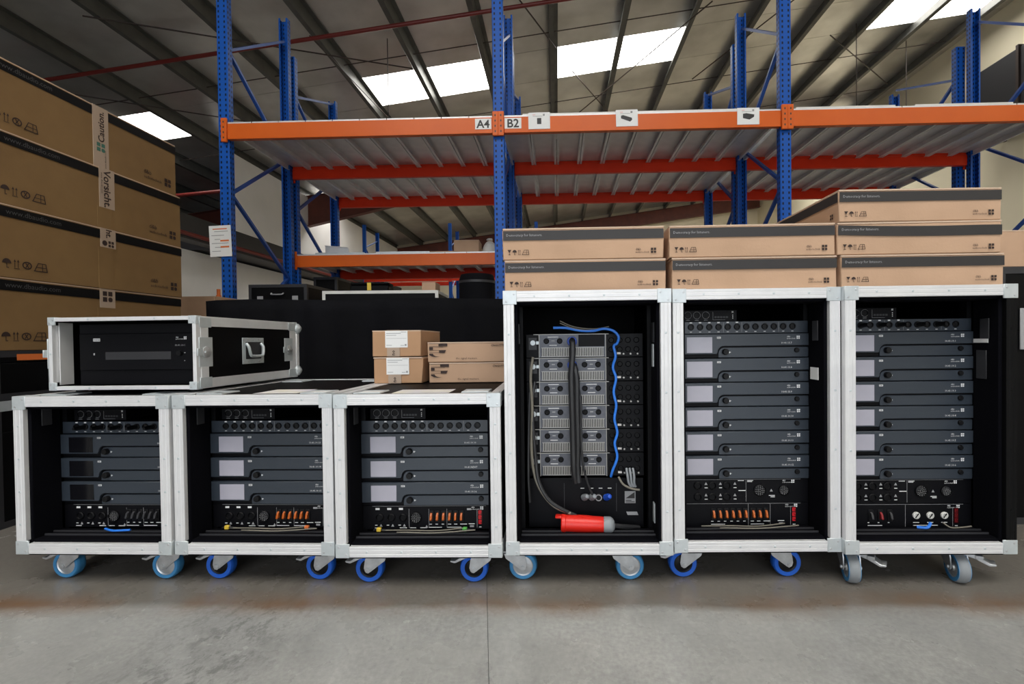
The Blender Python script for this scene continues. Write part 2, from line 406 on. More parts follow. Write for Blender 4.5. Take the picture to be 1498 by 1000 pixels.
# partition of an upper office on the left, carried on a dark steel edge beam
struct('wall_partition', MB().add([(-8.45,12.0,3.8),(-8.3,12.0,3.8),(-8.3,YB,3.8),(-8.45,YB,3.8),(-8.45,12.0,rz(-8.45)-.26),(-8.3,12.0,rz(-8.3)-.26),(-8.3,YB,rz(-8.3)-.26),(-8.45,YB,rz(-8.45)-.26)],
        [(0,3,2,1),(4,5,6,7),(0,1,5,4),(1,2,6,5),(2,3,7,6),(3,0,4,7)]), M_wallw)
struct('trim_1', MB().box(-8.6,-8.25,9.8,YB,3.25,3.8), M_dark)
struct('trim_2', MB().box(XW0,-8.6,12.0,YB,3.3,3.75), M_dark)
struct('wall_lower_left', MB().box(-9.4,-9.2,9.8,YB,0,3.25), M_wallw)

def pipe(name, label, pts, r, mt):
    return tag(obj(name, MB().tube(pts, r, 10, 1), mt), label, 'pipe')
pipe('sprinkler_pipe', 'dark red pipe slung under the roof purlins, upper left', [(-12.5,8.35,rz(-12.5)-.34),(-1.0,8.45,rz(-1.0)-.34),(3.2,8.5,rz(3.2)-.34)], .035, M_redpipe)
pipe('sprinkler_pipe', 'red pipe running below the office wall behind the big cartons', [(-11.5,11.9,4.5),(-8.3,11.9,4.75)], .045, M_redpipe)
pipe('sprinkler_pipe', 'dark red pipe along the edge beam under the office wall', [(-8.2,10.0,3.35),(-8.2,24.5,3.35)], .05, M_redpipe)
# dark duct along the right wall
d = thing('air_duct', 'dark boxed duct fixed to the cream wall, far right', 'duct', (10.1, 9.2, 5.4))
obj('duct_body', MB().box(-.38,.36,0,2.4,0,1.5).mesh('duct_body', .02), M_dark, d)
for k in range(3): obj('flange', MB().box(-.42,.36,.02+k*1.1,.08+k*1.1,-.03,1.54), M_rod, d)

# ------------------------------------------------------------------ pallet racking
FX = [-3.21, -.537, 2.17, 4.82]
def post_mesh(h, w=.105, dp=.07):
    t = .006
    a, b = w/2, dp/2
    prof = [(-a+.006,-b),(a-.006,-b),(a,-b+.006),(a,b),(a-.02,b),(a-.02,b-t),(a-t,b-t),(a-t,-b+t),(-a+t,-b+t),(-a+t,b-t),(-a+.02,b-t),(-a+.02,b),(-a,b),(-a,-b+.006)]
    return MB().prism(prof, 'z', .006, h).mesh('post')
def frame(x, y0, y1, h, nodes, label, group, xr=0):
    t = thing('upright_frame', label, 'rack frame', (x, y0, 0), 0, group)
    for y in (0, y1-y0):
        pm_ = cached(('post', h), lambda: post_mesh(h))
        p = obj('post', pm_, M_post, t, (0, y, 0), (0, 0, 0 if y == 0 else math.pi))
        obj('foot_plate', cached('foot', lambda: MB().box(-.07,.07,-.06,.06,0,.006).mesh('foot_plate')), M_brace, p)
    D = y1-y0-.07
    for (za, zb) in nodes:
        obj('brace', MB().bar((.01, .035, za), (.01, D+.03, zb), .035, .025), M_brace, t)
    return t
nA = [(.94,.24),(.94,1.64),(2.34,1.64),(2.34,3.04),(3.74,3.04),(3.74,4.44)]
nB = [(1.1,.4),(1.1,1.8),(2.5,1.8),(2.5,3.2),(3.9,3.2),(3.9,4.3)]
names = ['leftmost', 'between the A4 and B2 signs', 'right of centre above the cartons', 'at the far right edge']
frame(FX[0], 4.62, 5.68, 4.72, nA, 'blue perforated upright frame at the left end of the front racking, with a notice', 'front racking frames')
frame(FX[1], 4.62, 5.68, 4.68, nA, 'blue perforated upright frame between the A4 and B2 bay signs', 'front racking frames')
frame(FX[2], 4.62, 5.68, 4.62, nA, 'blue perforated upright frame of the front racking, third from the left', 'front racking frames')
frame(FX[3], 4.62, 5.68, 4.60, nA, 'blue perforated upright frame of the front racking at the far right', 'front racking frames')
frame(FX[0], 5.82, 6.90, 4.35, nB, 'blue upright frame of the second racking row behind the leftmost front frame', 'second row racking frames')
frame(FX[1], 5.82, 6.90, 4.35, nB, 'blue upright frame of the second racking row behind the A4 and B2 signs', 'second row racking frames')
frame(FX[2], 5.82, 6.90, 4.35, nB, 'blue upright frame of the second racking row, third from the left', 'second row racking frames')
frame(FX[3]-.05, 5.82, 6.90, 4.25, nB, 'blue upright frame of the second racking row beside the cream wall', 'second row racking frames')

def beam(x0, x1, y, zb, zt, mt, label, side=-1, group=None):
    L = x1-x0-.11
    t = thing('shelf_beam', label, 'rack beam', ((x0+x1)/2, y, zb), 0, group)
    h = zt-zb
    # stepped box beam with rounded edges
    s = side
    prof = [(-.025,0),(.025,0),(.025,h-.03),(.012,h-.03),(.012,h),(-.025,h)] if s < 0 else [(-.025,0),(.025,0),(.025,h),(-.012,h),(-.012,h-.03),(-.025,h-.03)]
    obj('beam', MB().prism(prof, 'x', -L/2, L/2).mesh('beam', .003), mt, t)
    for e in (-1, 1):
        c = obj('connector_plate', MB().box(-.028,.028,-.012,.012,-.03,h+.05).mesh('connector_plate', .004), mt, t, (e*(L/2+.028), -.03 if s < 0 else .03, 0))
        for k in range(4):
            obj('hook_slot', cached('slot', lambda: MB().box(-.006,.006,-.0135,-.012,-.009,.009).mesh('hook_slot')), M_rod, c, (0, 0 if s < 0 else .0255, .01+k*.05))
    return t
bay = ['left bay', 'middle bay', 'right bay']
for i in range(3):
    beam(FX[i], FX[i+1], 4.585, 2.835, 2.985, M_orange, ['orange front beam of the upper shelf carrying the A4 sign', 'orange front beam of the upper shelf with B2 sign and three cards', 'orange front beam of the upper shelf at the right'][i], -1, 'upper front beams')
    beam(FX[i], FX[i+1], 5.715, 2.835, 2.985, M_redor, 'red beam at the back of the front row upper shelf, ' + bay[i], 1, 'upper back beams')
    beam(FX[i], FX[i+1], 6.935, 2.835, 2.985, M_redor, 'red rearmost beam of the second row upper shelf, ' + bay[i], 1, 'second row back beams')
beam(FX[0], FX[1], 5.785, 1.79, 1.93, M_orange, 'orange beam of the low shelf holding a small carton and a bag', -1)
beam(FX[0], FX[1], 6.935, 1.79, 1.93, M_redor, 'red back beam of the low shelf in the left bay', 1)

def deck(x0, x1, y0, y1, z, label, n=10):
    t = thing('shelf_deck', label, 'shelf', ((x0+x1)/2, y0, z), 0, 'steel shelf decks')
    w = (x1-x0-.04)/n; L = y1-y0
    def mk():
        mb = MB().box(-w/2+.004, w/2-.004, 0, L, .022, .026)
        for s in (-1, 1):
            mb.box(s*(w/2-.006)-.0025, s*(w/2-.006)+.0025, .06, L-.06, -.03, .022)
            mb.box(s*(w/2-.016)-.012, s*(w/2-.016)+.012, .07, L-.07, -.034, -.03)
        mb.box(-w/2+.004, w/2-.004, -.002, 0, .0225, .04)
        return mb.mesh('deck_panel', flat=True)
    me = cached(('deck', round(w,3), round(L,3)), mk)
    for k in range(n):
        obj('deck_panel', me, M_galv, t, (-(x1-x0-.04)/2+(k+.5)*w, 0, 0))
for i in range(3):
    deck(FX[i], FX[i+1], 4.575, 5.73, 2.9635, 'galvanised steel panel deck on the front row upper shelf, ' + bay[i])
    deck(FX[i], FX[i+1], 5.76, 6.95, 2.9635, 'galvanised steel panel deck on the second row upper shelf, ' + bay[i])
deck(FX[0], FX[1], 5.775, 6.95, 1.9085, 'galvanised steel panel deck of the low shelf in the left bay')

# bay signs, cards and notice
def card(name, label, cat, x, z, w, h, y, me=M_paper):
    t = thing(name, label, cat, (x, y, z), 0)
    obj('sheet', MB().box(-w/2, w/2, 0, .0025, 0, h), me, t)
    return t
s = card('bay_sign', 'white bay sign reading A4 on the orange beam', 'sign', -.680, 2.872, .155, .10, 4.556)
text('A4', .105, M_stripe, s, (0, -.001, .013), 'F', 'CENTER', True)
s = card('bay_sign', 'white bay sign reading B2 on the orange beam', 'sign', -.397, 2.872, .16, .10, 4.556)
text('B2', .11, M_stripe, s, (0, -.001, .012), 'F', 'CENTER', True)
def spk_card(x, z, label, polys):
    s = card('picture_card', label, 'sign', x, z, .205, .155, 4.555)
    s.rotation_euler = (0, R(random.uniform(-1.2, 1.2)), 0)
    for k, (nm, pts) in enumerate(polys):
        pr(nm, MB().poly(pts), M_stripe if nm != 'speaker_front' else M_dark, s, (0, -.001-.0004*k, 0))
    pr('logo', logo4(.017), M_stripe, s, (.036, -.001, .122))
    pr('caption_line', MB().quad(-.06,.03,.118,.1205), M_stripe, s, (0,-.001,0))
    pr('caption_line', MB().quad(-.062,-.035,.131,.134), M_redplug, s, (0,-.001,0))
def logo4(a):
    def mk():
        g = a*.12; q = (a-g)/2
        mb = MB()
        for i in range(2):
            for j in range(2):
                x, y = i*(q+g), j*(q+g)
                if i == 1 and j == 0:
                    mb.poly([(x,y+q*.25),(x+q*.25,y),(x+q*.75,y),(x+q,y+q*.25),(x+q,y+q*.75),(x+q*.75,y+q),(x+q*.25,y+q),(x,y+q*.75)])
                else: mb.quad(x,x+q,y,y+q)
        return mb.mesh('logo', flat=True)
    return cached(('logo4', a), mk)
spk_card(-.147, 2.862, 'white card picturing an upright loudspeaker, nearest the B2 sign', [('speaker_picture', [(-.02,.045),(.02,.045),(.02,.102),(-.02,.102)]), ('speaker_front', [(-.014,.05),(.008,.05),(.008,.098),(-.014,.098)])])
spk_card(.68, 2.868, 'white card picturing a long slanted loudspeaker, middle of the beam', [('speaker_picture', [(-.055,.075),(.03,.042),(.05,.06),(.046,.078),(-.035,.105),(-.055,.10)]), ('speaker_front', [(-.05,.078),(.028,.048),(.028,.06),(-.05,.094)])])
spk_card(1.81, 2.858, 'white card picturing a wide curved loudspeaker, beside the right post', [('speaker_picture', [(-.05,.06),(.01,.045),(.052,.07),(.055,.092),(-.02,.105),(-.05,.1)]), ('speaker_front', [(-.045,.065),(.005,.052),(.005,.085),(-.045,.096)])])
s = card('notice_sheet', 'white paper notice taped to the leftmost blue post', 'notice', -3.25, 1.711, .215, .30, 4.572)
s.rotation_euler = (0, R(-2), 0)
for k in range(6): pr('text_line', MB().quad(-.085 + .03*(k % 2), .0 + .04*(k % 3), .05+k*.038, .056+k*.038), M_greyprint, s, (0,-.001,0))
for k in range(2): pr('red_line', MB().quad(.0,.085,.085+k*.06,.1+k*.06), M_orlabel, s, (0,-.0012,0))
pr('red_line', MB().quad(-.07,.07,.262,.272), M_orlabel, s, (0,-.0012,0))

# white boards lying on the upper shelf
for (x0, x1, lab, dz) in ((-.34,.62,'white board lying on the upper shelf above the B2 sign',.0),(.66,1.80,'white board lying on the upper shelf between the two right cards',.0),(2.25,3.22,'white board on the upper shelf just right of the third post',0),(3.35,4.30,'white board on the upper shelf at the far right',0)):
    t = thing('flat_board', lab, 'board', ((x0+x1)/2, 4.60, 2.990), 0, 'boards on the upper shelf')
    obj('panel', MB().box(-(x1-x0)/2, (x1-x0)/2, 0, .5, 0, .022).mesh('panel', .002), M_board, t)
    obj('panel', MB().box(-(x1-x0)/2+.03, (x1-x0)/2-.02, .01, .5, .0235, .045).mesh('panel', .002), M_board, t)

# far racking
for i, x in enumerate((-6.05, -3.33, -.62)):
    frame(x, 15, 16.1, 4.6, nB, 'far blue rack frame at the back of the hall, ' + ['first from the left', 'second from the left', 'third from the left'][i], 'far racking frames')
for i, (x0, x1) in enumerate(((-6.05,-3.33),(-3.33,-.62))):
    beam(x0, x1, 14.96, 2.80, 2.93, M_redor, 'red beam of the far racking, ' + ['left span', 'right span'][i], -1, 'far racking beams')
    beam(x0, x1, 16.14, 2.80, 2.93, M_redor, 'red rear beam of the far racking, ' + ['left span', 'right span'][i], 1, 'far racking rear beams')

# ------------------------------------------------------------------ print for cartons
def symbols(h, n=4):
    def mk():
        mb = MB(); s = h; x = 0
        # broken glass
        if n == 4:
            mb.poly([(0,s),(.75*s,s),(.45*s,.5*s),(.30*s,.5*s)]); mb.quad(.34*s,.41*s,.1*s,.5*s); mb.quad(.16*s,.6*s,0,.1*s); x = .95*s
        # umbrella
        pts = [(x+.42*s+.42*s*math.cos(a), .5*s+.48*s*math.sin(a)) for a in [math.pi*k/8 for k in range(9)]]
        mb.poly(pts); mb.quad(x+.38*s, x+.45*s, 0, .5*s); mb.quad(x+.45*s, x+.6*s, 0, .08*s); x += 1.05*s
        # arrows up
        for k in range(2):
            mb.quad(x+.08*s, x+.14*s, .1*s, .75*s); mb.poly([(x,.72*s),(x+.22*s,.72*s),(x+.11*s,s)]); x += .32*s
        mb.quad(x-.62*s, x-.08*s, 0, .06*s); x += .15*s
        if n > 4:
            pts = [(x+.5*s+.48*s*math.cos(a), .5*s+.42*s*math.sin(a)) for a in [2*math.pi*k/14 for k in range(14)]]
            pin = [(x+.5*s+.36*s*math.cos(a), .5*s+.30*s*math.sin(a)) for a in [2*math.pi*k/14 for k in range(14)]]
            for k in range(14):
                mb.add([(*pts[k],0),(*pts[(k+1)%14],0),(*pin[(k+1)%14],0),(*pin[k],0)], [(0,1,2,3)])
            mb.poly([(x+.3*s,.25*s),(x+.4*s,.25*s),(x+.7*s,.75*s),(x+.6*s,.75*s)]); mb.poly([(x+.6*s,.25*s),(x+.7*s,.25*s),(x+.4*s,.75*s),(x+.3*s,.75*s)]); x += 1.15*s
        # crate on a trolley
        for (a, b, c, e) in ((0,.1,1.4,.0),(.42,.95,1.25,.87),(.2,.5,1.3,.43)):
            mb.quad(x+a*s, x+c*s, min(b,e)*s, max(b,e)*s)
        mb.poly([(x,0),(x+.1*s,0),(x+.5*s,.93*s),(x+.42*s,.93*s)]); mb.poly([(x+1.32*s,0),(x+1.42*s,0),(x+1.27*s,.93*s),(x+1.18*s,.93*s)])
        mb.quad(x+.85*s, x+.92*s, .1*s, .9*s)
        return mb.mesh('handling_symbols', flat=True)
    return cached(('sym', h, n), mk)

def carton(name, label, loc, rotz, w, d, h, mt=None, group=None, stripe=None, band=None, jitter=.002, fold=0):
    """brown carton; origin at bottom centre"""
    mt = mt or M_carton
    t = thing(name, label, 'box', loc, rotz, group)
    j = lambda: random.uniform(-jitter, jitter)
    x, y = w/2, d/2
    vs = [(-x+j(),-y,0),(x+j(),-y,0),(x,y,0),(-x,y,0),(-x+j(),-y+j(),h-.006),(x+j(),-y+j(),h-.006),(x,y,h-.006),(-x,y,h-.006)]
    body = MB().add(vs, [(0,3,2,1),(4,5,6,7),(0,1,5,4),(1,2,6,5),(2,3,7,6),(3,0,4,7)])
    obj('box_body', body.mesh('box_body', .0025), mt, t)
    g = .002
    obj('lid_flap', MB().box(-x,x,-y-.001,-g,h-.006,h-.001), M_cedge, t)
    obj('lid_flap', MB().box(-x,x,g,y+.001,h-.006,h-.001), M_cedge, t)
    return t

def front_print(t, w, d, h, scale=1.0, txt='Democracy for listeners.', dx=0, sag=0.0):
    y = -d/2-.0035
    st = h*.30; top = h-.010
    mb = MB(); n = 8
    for k in range(n):
        a, b = -w/2+.001+(w-.002)*k/n, -w/2+.001+(w-.002)*(k+1)/n
        sa, sb = [sag*(math.sin(math.pi*min(1, q/n*1.1)))*.5+sag*q/n for q in (k, k+1)]
        mb.add([(a,top-st-sa,0),(b,top-st-sb,0),(b,top-sb*.9,0),(a,top-sa*.9,0)], [(0,1,2,3)])
    pr('print_stripe', mb, M_stripe, t, (0, y, 0))
    text(txt, .0125, M_greyprint, t, (-w/2+.012+dx, y-.0006, h-.010-st*.58), 'F')
    pr('handling_symbols', symbols(.018), M_ink, t, (-w/2+.016+dx, y, .017))
    pr('logo', logo4(.018), M_ink, t, (w/2-.045+dx, y, .016-sag*.6))
    text('d&b', .012, M_ink, t, (w/2-.098+dx, y, .026-sag*.6), 'F')
    text('audiotechnik', .0092, M_ink, t, (w/2-.098+dx, y, .017-sag*.6), 'F')

CB = [('tall case with cable-filled back', [1.0195]), ]
top = 1.021
cw, cd, ch = .560, .50, .110
col_lab = ['over the tall case with the red plug', 'over the middle tall case', 'over the rightmost tall case']
for ci, (cx, x1, w) in enumerate(((.098, .094, .556), (.677, .672, .560), (1.243, 1.235, .545))):
    n = 3 if ci == 2 else 2
    for k in range(n):
        pos = ['lowest', 'topmost', 'topmost'][k] if n == 2 else ['lowest', 'middle', 'topmost'][k]
        xx = [cx, x1, 1.233][k]
        lab = f'flat striped carton, {pos} of the stack ' + col_lab[ci]
        dp = .62 if k == 2 else cd
        t = carton('carton', lab, (xx, 1.665+dp/2, top + k*(ch+.001)), R([.2,-.3,.6][k]), w, dp, ch, group='flat cartons on the tall cases')
        front_print(t, w, dp, ch, dx=0, sag=.008 if (ci == 2 and k == 1) else 0)
        if k == 2:  # side print on the topmost carton
            pr('print_stripe', MB().quad(-dp/2+.001, dp/2-.001, ch-.010-ch*.30, ch-.010), M_stripe, t, (-w/2-.0035, 0, 0), 'L')
            pr('logo', logo4(.018), M_ink, t, (-w/2-.0035, -dp/2+.046, .016), 'L')

# big cartons stacked at the left
SX = -2.63
for k in range(4):
    z = .835 + k*.351
    pos = ['lowest', 'second from the bottom', 'third from the bottom', 'topmost'][k]
    dx = [0, .004, .0, -.012][k]
    dy = [.0, .008, .012, -.006][k]
    w, d, h = .62, 1.10, .350
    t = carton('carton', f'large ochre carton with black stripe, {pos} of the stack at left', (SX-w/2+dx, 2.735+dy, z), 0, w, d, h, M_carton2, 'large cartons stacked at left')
    fx = w/2+.0035
    for a, b in ((-d/2+.001, -.048), (.05, d/2-.001)):
        pr('print_stripe', MB().quad(a, b, h-.062, h-.012), M_stripe2, t, (fx, 0, 0), 'R')
    pr('front_stripe', MB().quad(-w/2+.001, w/2-.001, h-.062, h-.012), M_stripe2, t, (0, -d/2-.0035, 0), 'F')
    text('www.dbaudio.com', .034, M_dimprint, t, (fx+.0006, -d/2+.03, h-.046), 'R')
    pr('handling_symbols', symbols(.046, 5), M_ink, t, (fx, -d/2-.02+.03, .045), 'R')
    pr('logo', logo4(.052), M_ink, t, (fx, d/2-.10, .042), 'R')
    text('d&b', .036, M_ink, t, (fx, d/2-.262, .078), 'R')
    text('audiotechnik', .027, M_ink, t, (fx, d/2-.262, .048), 'R')
    tp = obj('packing_tape', MB().box(w/2+.001, w/2+.0045, -.046, .048, 0 if k == 3 else .24, h), M_tape, t)
    if k < 3:
        obj('tape_strip', MB().box(w/2+.0012, w/2+.0036, -.06, .03, 0, .24 if k != 2 else .12), M_carton2, t)
    fx2 = w/2+.0052
    if k == 3:
        text('Caution.', .052, M_ink, t, (fx2, .020, .148), 'R', 'LEFT', True, R(90))
        pr('logo', logo4(.05), M_tapegreen, t, (fx2, -.026, .092), 'R')
        text('www.dbaudio.com', .014, M_ink, t, (fx2, .03, -.0+.002), 'R', 'LEFT', False, R(90))
    elif k == 2:
        text('Vorsicht.', .06, M_ink, t, (fx2, -.018, h-.01), 'R', 'LEFT', True, R(-90))
        text('www.dbaudio.com', .016, M_ink, t, (fx2, -.036, h-.03), 'R', 'LEFT', False, R(-90))
        tp2 = obj('tape_end', MB().box(w/2+.001, w/2+.004, -.046, .048, .12, .24), M_tape, t)
    elif k == 1:
        text('ht.', .05, M_ink, t, (fx2, -.012, h-.004), 'R', 'LEFT', True, R(-90))
        pr('logo', logo4(.035), M_ink, t, (fx2, .0, h-.105), 'R')
        pr('round_mark', MB().poly([(.016*math.cos(a), .016*math.sin(a)) for a in [2*math.pi*q/12 for q in range(12)]]), M_ink, t, (fx2, -.022, h-.086), 'R')
    else:
        pr('logo', logo4(.06), M_ink, t, (fx2, -.03, h-.075), 'R')

# ------------------------------------------------------------------ castors
def castor(parent, x, y, ang, style='blue', lever=True, top=.112, lrot=0):
    """style blue: solid blue tyre, dark centre; ring: pale blue ring with big zinc hub"""
    def fork():
        mb = MB().box(-.046,.046,-.040,.040,top-.004,top)
        mb.cyl(.030, top-.014, top-.004, 'z', (0,0,0), 18)
        for s in (-1, 1):
            y0, y1 = (s*.024, s*.0275) if s > 0 else (-.0275, -.024)
            mb.prism([(-.033,top-.014),(.036,top-.014),(.030,top-.030),(-.020,.044),(-.030,.038),(-.040,.044),(-.044,.056),(-.040,.085)], 'y', y0, y1)
        mb.box(-.033,.034,-.0275,.0275,top-.017,top-.013)
        mb.cyl(.006, -.033, .033, 'y', (-.030,0,.050), 10); mb.cyl(.010, -.031, -.0275, 'y', (-.030,0,.050), 6)
        return mb.mesh('castor', 0)
    f = obj('castor', cached(('fork', top), fork), M_steel, parent, (x, y, 0), (0, 0, ang))
    wc = (-.030, 0, .050)
    if style == 'ring': ri = .036
    else: ri = .033
    def tyre(): return MB().lathe([(ri,-.016),(.046,-.017),(.0495,-.012),(.050,-.006),(.050,.006),(.0495,.012),(.046,.017),(ri,.016)], 'y', (0,0,0), 32).mesh('tyre')
    obj('tyre', cached(('tyre', ri), tyre), {'blue': M_tyre, 'ring': M_tyre2, 'grey': M_tyregrey}[style], f, wc)
    if style == 'grey':
        obj('tyre_band', cached('band', lambda: MB().lathe([(.034,-.0175),(.046,-.0185),(.046,.0185),(.034,.0175)], 'y', (0,0,0), 28).mesh('tyre_band')), M_tyre2, f, wc)
    def hub():
        mb = MB().lathe([(.0,-.014),(.012,-.019),(.014,-.014),(ri-.004,-.011),(ri+.001,-.014),(ri+.001,.014),(ri-.004,.011),(.014,.014),(.012,.019),(0,.014)], 'y', (0,0,0), 28, closed=False)
        return mb.mesh('wheel_hub')
    obj('wheel_hub', cached(('hub', ri), hub), M_steel if style in ('ring', 'grey') else M_black, f, wc)
    if lever:
        def lev():
            mb = MB().prism([(-.022,.094),(-.060,.086),(-.095,.070),(-.112,.074),(-.113,.080),(-.096,.079),(-.075,.092),(-.055,.104),(-.022,.108)], 'y', -.022, .022)
            mb.box(-.080,-.058,-.024,.024,.088,.101)
            return mb.mesh('brake_lever', .0015)
        obj('brake_lever', cached('lever', lev), M_steel, f, (0,0,0), (0,0,lrot))
    return f

# ------------------------------------------------------------------ flight cases
def profile(parent, p, q, axis, su, sv, w=.036, riv=4, mt=None, rivet_faces=(1,)):
    """L-section extrusion from p along axis to q; su/sv = directions of its two legs in the other two axes"""
    t = .0035
    mt = mt or M_alu
    # section in (u,v): corner at 0,0
    sec = [(0,0),(w,0),(w,t),(w*.75,t*.8),(w*.72,t*1.05),(w*.3,t*1.05),(w*.27,t*.8),(t,t),(t,w),(0,w)]
    sec = [(0,0),(w,0),(w,t),(t,t),(t,w),(0,w)]
    L = q-p
    mb = MB()
    def tr(u, v, s_):
        u, v = u*su, v*sv
        return {'x': (s_, u, v), 'y': (u, s_, v), 'z': (u, v, s_)}[axis]
    n = len(sec)
    vs = [tr(a, b, p) for a, b in sec]+[tr(a, b, q) for a, b in sec]
    mb.add(vs, [tuple(range(n))[::-1], tuple(range(n, 2*n))]+[(i,(i+1)%n,n+(i+1)%n,n+i) for i in range(n)])
    return mb, t

def flight_case(label, loc, rotz, W, D, H, castors=None, zb=.12, fw=.036, group=None, dark_right=False, name='flight_case', depth_open=True, cstyle='blue', base=True, cat='flight case', riv_n=(4,4), lab_papers=()):
    t = thing(name, label, cat, loc, rotz, group)
    x = W/2; z0, z1 = zb, zb+H; pt = .008
    # boards
    b = .0025
    for (nm, bb) in (('side_board', (-x+b,-x+b+pt,b,D-b,z0+b,z1-b)), ('side_board', (x-b-pt,x-b,b,D-b,z0+b,z1-b)), ('top_board', (-x+b+pt,x-b-pt,b,D-b,z1-b-pt,z1-b)), ('bottom_board', (-x+b+pt,x-b-pt,b,D-b,z0+b,z0+b+pt)), ('back_board', (-x+b+pt,x-b-pt,D-b-pt,D-b,z0+b+pt,z1-b-pt))):
        obj(nm, MB().box(*bb), M_ply, t)
    # front frame bars
    th = .004
    def ridged(L, vertical, inward):
        # bar with two shallow ridges on the face; runs 0..L along its length; width fw
        prof = [(0,.022),(0,.0012),(.0012,0),(.010,0),(.011,.0008),(.0125,0),(.0235,0),(.025,.0008),(.026,0),(fw-.0012,0),(fw,.0012),(fw,.022)] if fw > .03 else [(0,.022),(0,.001),(.001,0),(fw-.001,0),(fw,.001),(fw,.022)]
        return prof
    prof = ridged(0, 0, 0)
    bars = []
    n = len(prof)
    def mkbar(horizontal, L):
        if horizontal: return MB().add([(s_, y, w) for s_ in (0, L) for (w, y) in prof], [tuple(range(n)), tuple(range(n,2*n))[::-1]]+[(i,(i+1)%n,n+(i+1)%n,n+i) for i in range(n)]).mesh('edge_profile', smooth=False)
        return MB().add([(w, y, s_) for s_ in (0, L) for (w, y) in prof], [tuple(range(n)), tuple(range(n,2*n))[::-1]]+[(i,(i+1)%n,n+(i+1)%n,n+i) for i in range(n)]).mesh('edge_profile', smooth=False)
    cs = .046 if fw > .03 else .028
    hb = cached(('hb', W, fw), lambda: mkbar(True, W-2*cs))
    vb = cached(('vb', H, fw), lambda: mkbar(False, H-2*cs))
    def rivets(L, horiz, k):
        def mk():
            mb = MB()
            for q in range(k):
                s_ = L*(q+.5)/k
                c = (s_, 0, fw*.5) if horiz else (fw*.5, 0, s_)
                mb.lathe([(.0042,.0005),(.0038,-.0012),(.0015,-.0018),(.0,-.0018)], 'y', c, 8, closed=False)
            return mb.mesh('rivets')
        return cached(('riv', L, horiz, k, fw), mk)
    for (hz, lx, lz) in ((1, -x+cs, z0), (1, -x+cs, z1-fw), (0, -x, z0+cs), (0, x-fw, z0+cs)):
        dk = dark_right and not hz and lx > 0  # right upright takes the board black in place of aluminium
        o = obj('edge_profile', hb if hz else vb, M_ply if dk else M_alu, t, (lx, 0, lz), label='black edge profile' if dk else None)
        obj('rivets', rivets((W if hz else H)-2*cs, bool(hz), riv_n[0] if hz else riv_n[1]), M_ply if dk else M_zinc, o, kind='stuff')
    # side edge profiles running back (L-sections)
    for sx in (-1, 1):
        for (zz, sv) in ((z1, -1), (z0, 1)):
            mb, _ = profile(None, .024, D-cs, 'y', -sx, sv, .034)
            o = obj('edge_profile', mb.mesh('edge_profile', smooth=False), M_alu, t, (sx*x, 0, zz))
    mb, _ = profile(None, -x+cs, x-cs, 'x', -1, -1, .034)
    obj('edge_profile', mb.mesh('edge_profile', smooth=False), M_alu, t, (0, D, z1))
    for sx in (-1, 1):
        mb, _ = profile(None, z0+cs, z1-cs, 'z', -sx, -1, .034)
        obj('edge_profile', mb.mesh('edge_profile', smooth=False), M_alu, t, (sx*x, D, 0))
    # corners: three-sided caps
    def corner(sx, sy, sz):
        e = .0015; c = cs; k = .004
        mb = MB()
        def B(a0,a1,b0,b1,c0,c1):
            X = sorted((sx*a0, sx*a1)); Y = sorted((sy*b0, sy*b1)); Z = sorted((sz*c0, sz*c1)); mb.box(*X, *Y, *Z)
        B(e, -c, e, -k, e, -c); B(e, -k, -k, -c, e, -c); B(-k, -c, -k, -c, e, -k)
        return mb.mesh('corner_piece', .0012)
    for sx in (-1, 1):
        for sz in (-1, 1):
            for sy in (-1, 1):
                o = obj('corner_piece', cached(('corner', sx, sy, sz, cs), lambda: corner(sx, sy, sz)), M_zinc, t, (sx*x, D if sy > 0 else 0, z1 if sz > 0 else z0))
                if sy < 0:
                    def cr():
                        mb = MB()
                        for (u, v) in ((.010,.036),(.036,.010)) if cs > .03 else ((.008,.02),(.02,.008)):
                            mb.lathe([(.0042,.0005),(.0038,-.0012),(.0,-.0018)], 'y', (-sx*u, -.0015, -sz*v), 8, closed=False)
                        return mb.mesh('corner_rivets')
                    obj('corner_rivets', cached(('cr', sx, sz, cs), cr), M_steel, o, kind='stuff')
    # foam lining ring and rack rails
    if fw > .03:
        ft = .014; y0, y1 = .016, .118
        xi, zi0, zi1 = x-fw+.004, z0+fw-.004, z1-fw+.004
        for bb in ((-xi,-xi+ft,y0,y1,zi0,zi1), (xi-ft,xi,y0,y1,zi0,zi1), (-xi+ft,xi-ft,y0,y1,zi1-ft,zi1), (-xi+ft,xi-ft,y0,y1,zi0,zi0+ft)):
            obj('foam_strip', MB().box(*bb).mesh('foam_strip', .003), M_foam, t)
        for s_ in (-1, 1):
            obj('rack_rail', MB().box(*sorted((s_*.226, s_*.243)), .129, .16, z0+.02, z1-.02), M_rail, t)
            obj('catch_plate', MB().box(*sorted((s_*(xi-ft-.0005), s_*(xi-ft-.004))), .05, .085, z0+H*.8, z0+H*.8+.07).mesh('catch_plate', .001), M_dark, t)
        for k in range(2):
            obj('sill_strip', MB().box(-xi+ft+.002, xi-ft-.002, .05+k*.03, .054+k*.03, zi0+ft, zi0+ft+.006), M_greyprint if 0 else M_dark, t)
    if base:
        obj('base_board', MB().box(-x+.03, x-.03, .012, D-.012, z0-.008, z0), M_ply, t)
    if castors:
        for (cx, cy, ang, lev) in castors:
            castor(t, cx, cy, ang, cstyle, lev, lrot=R(68) if cstyle == 'grey' else 0)
        # stacking dishes in the top
    return t

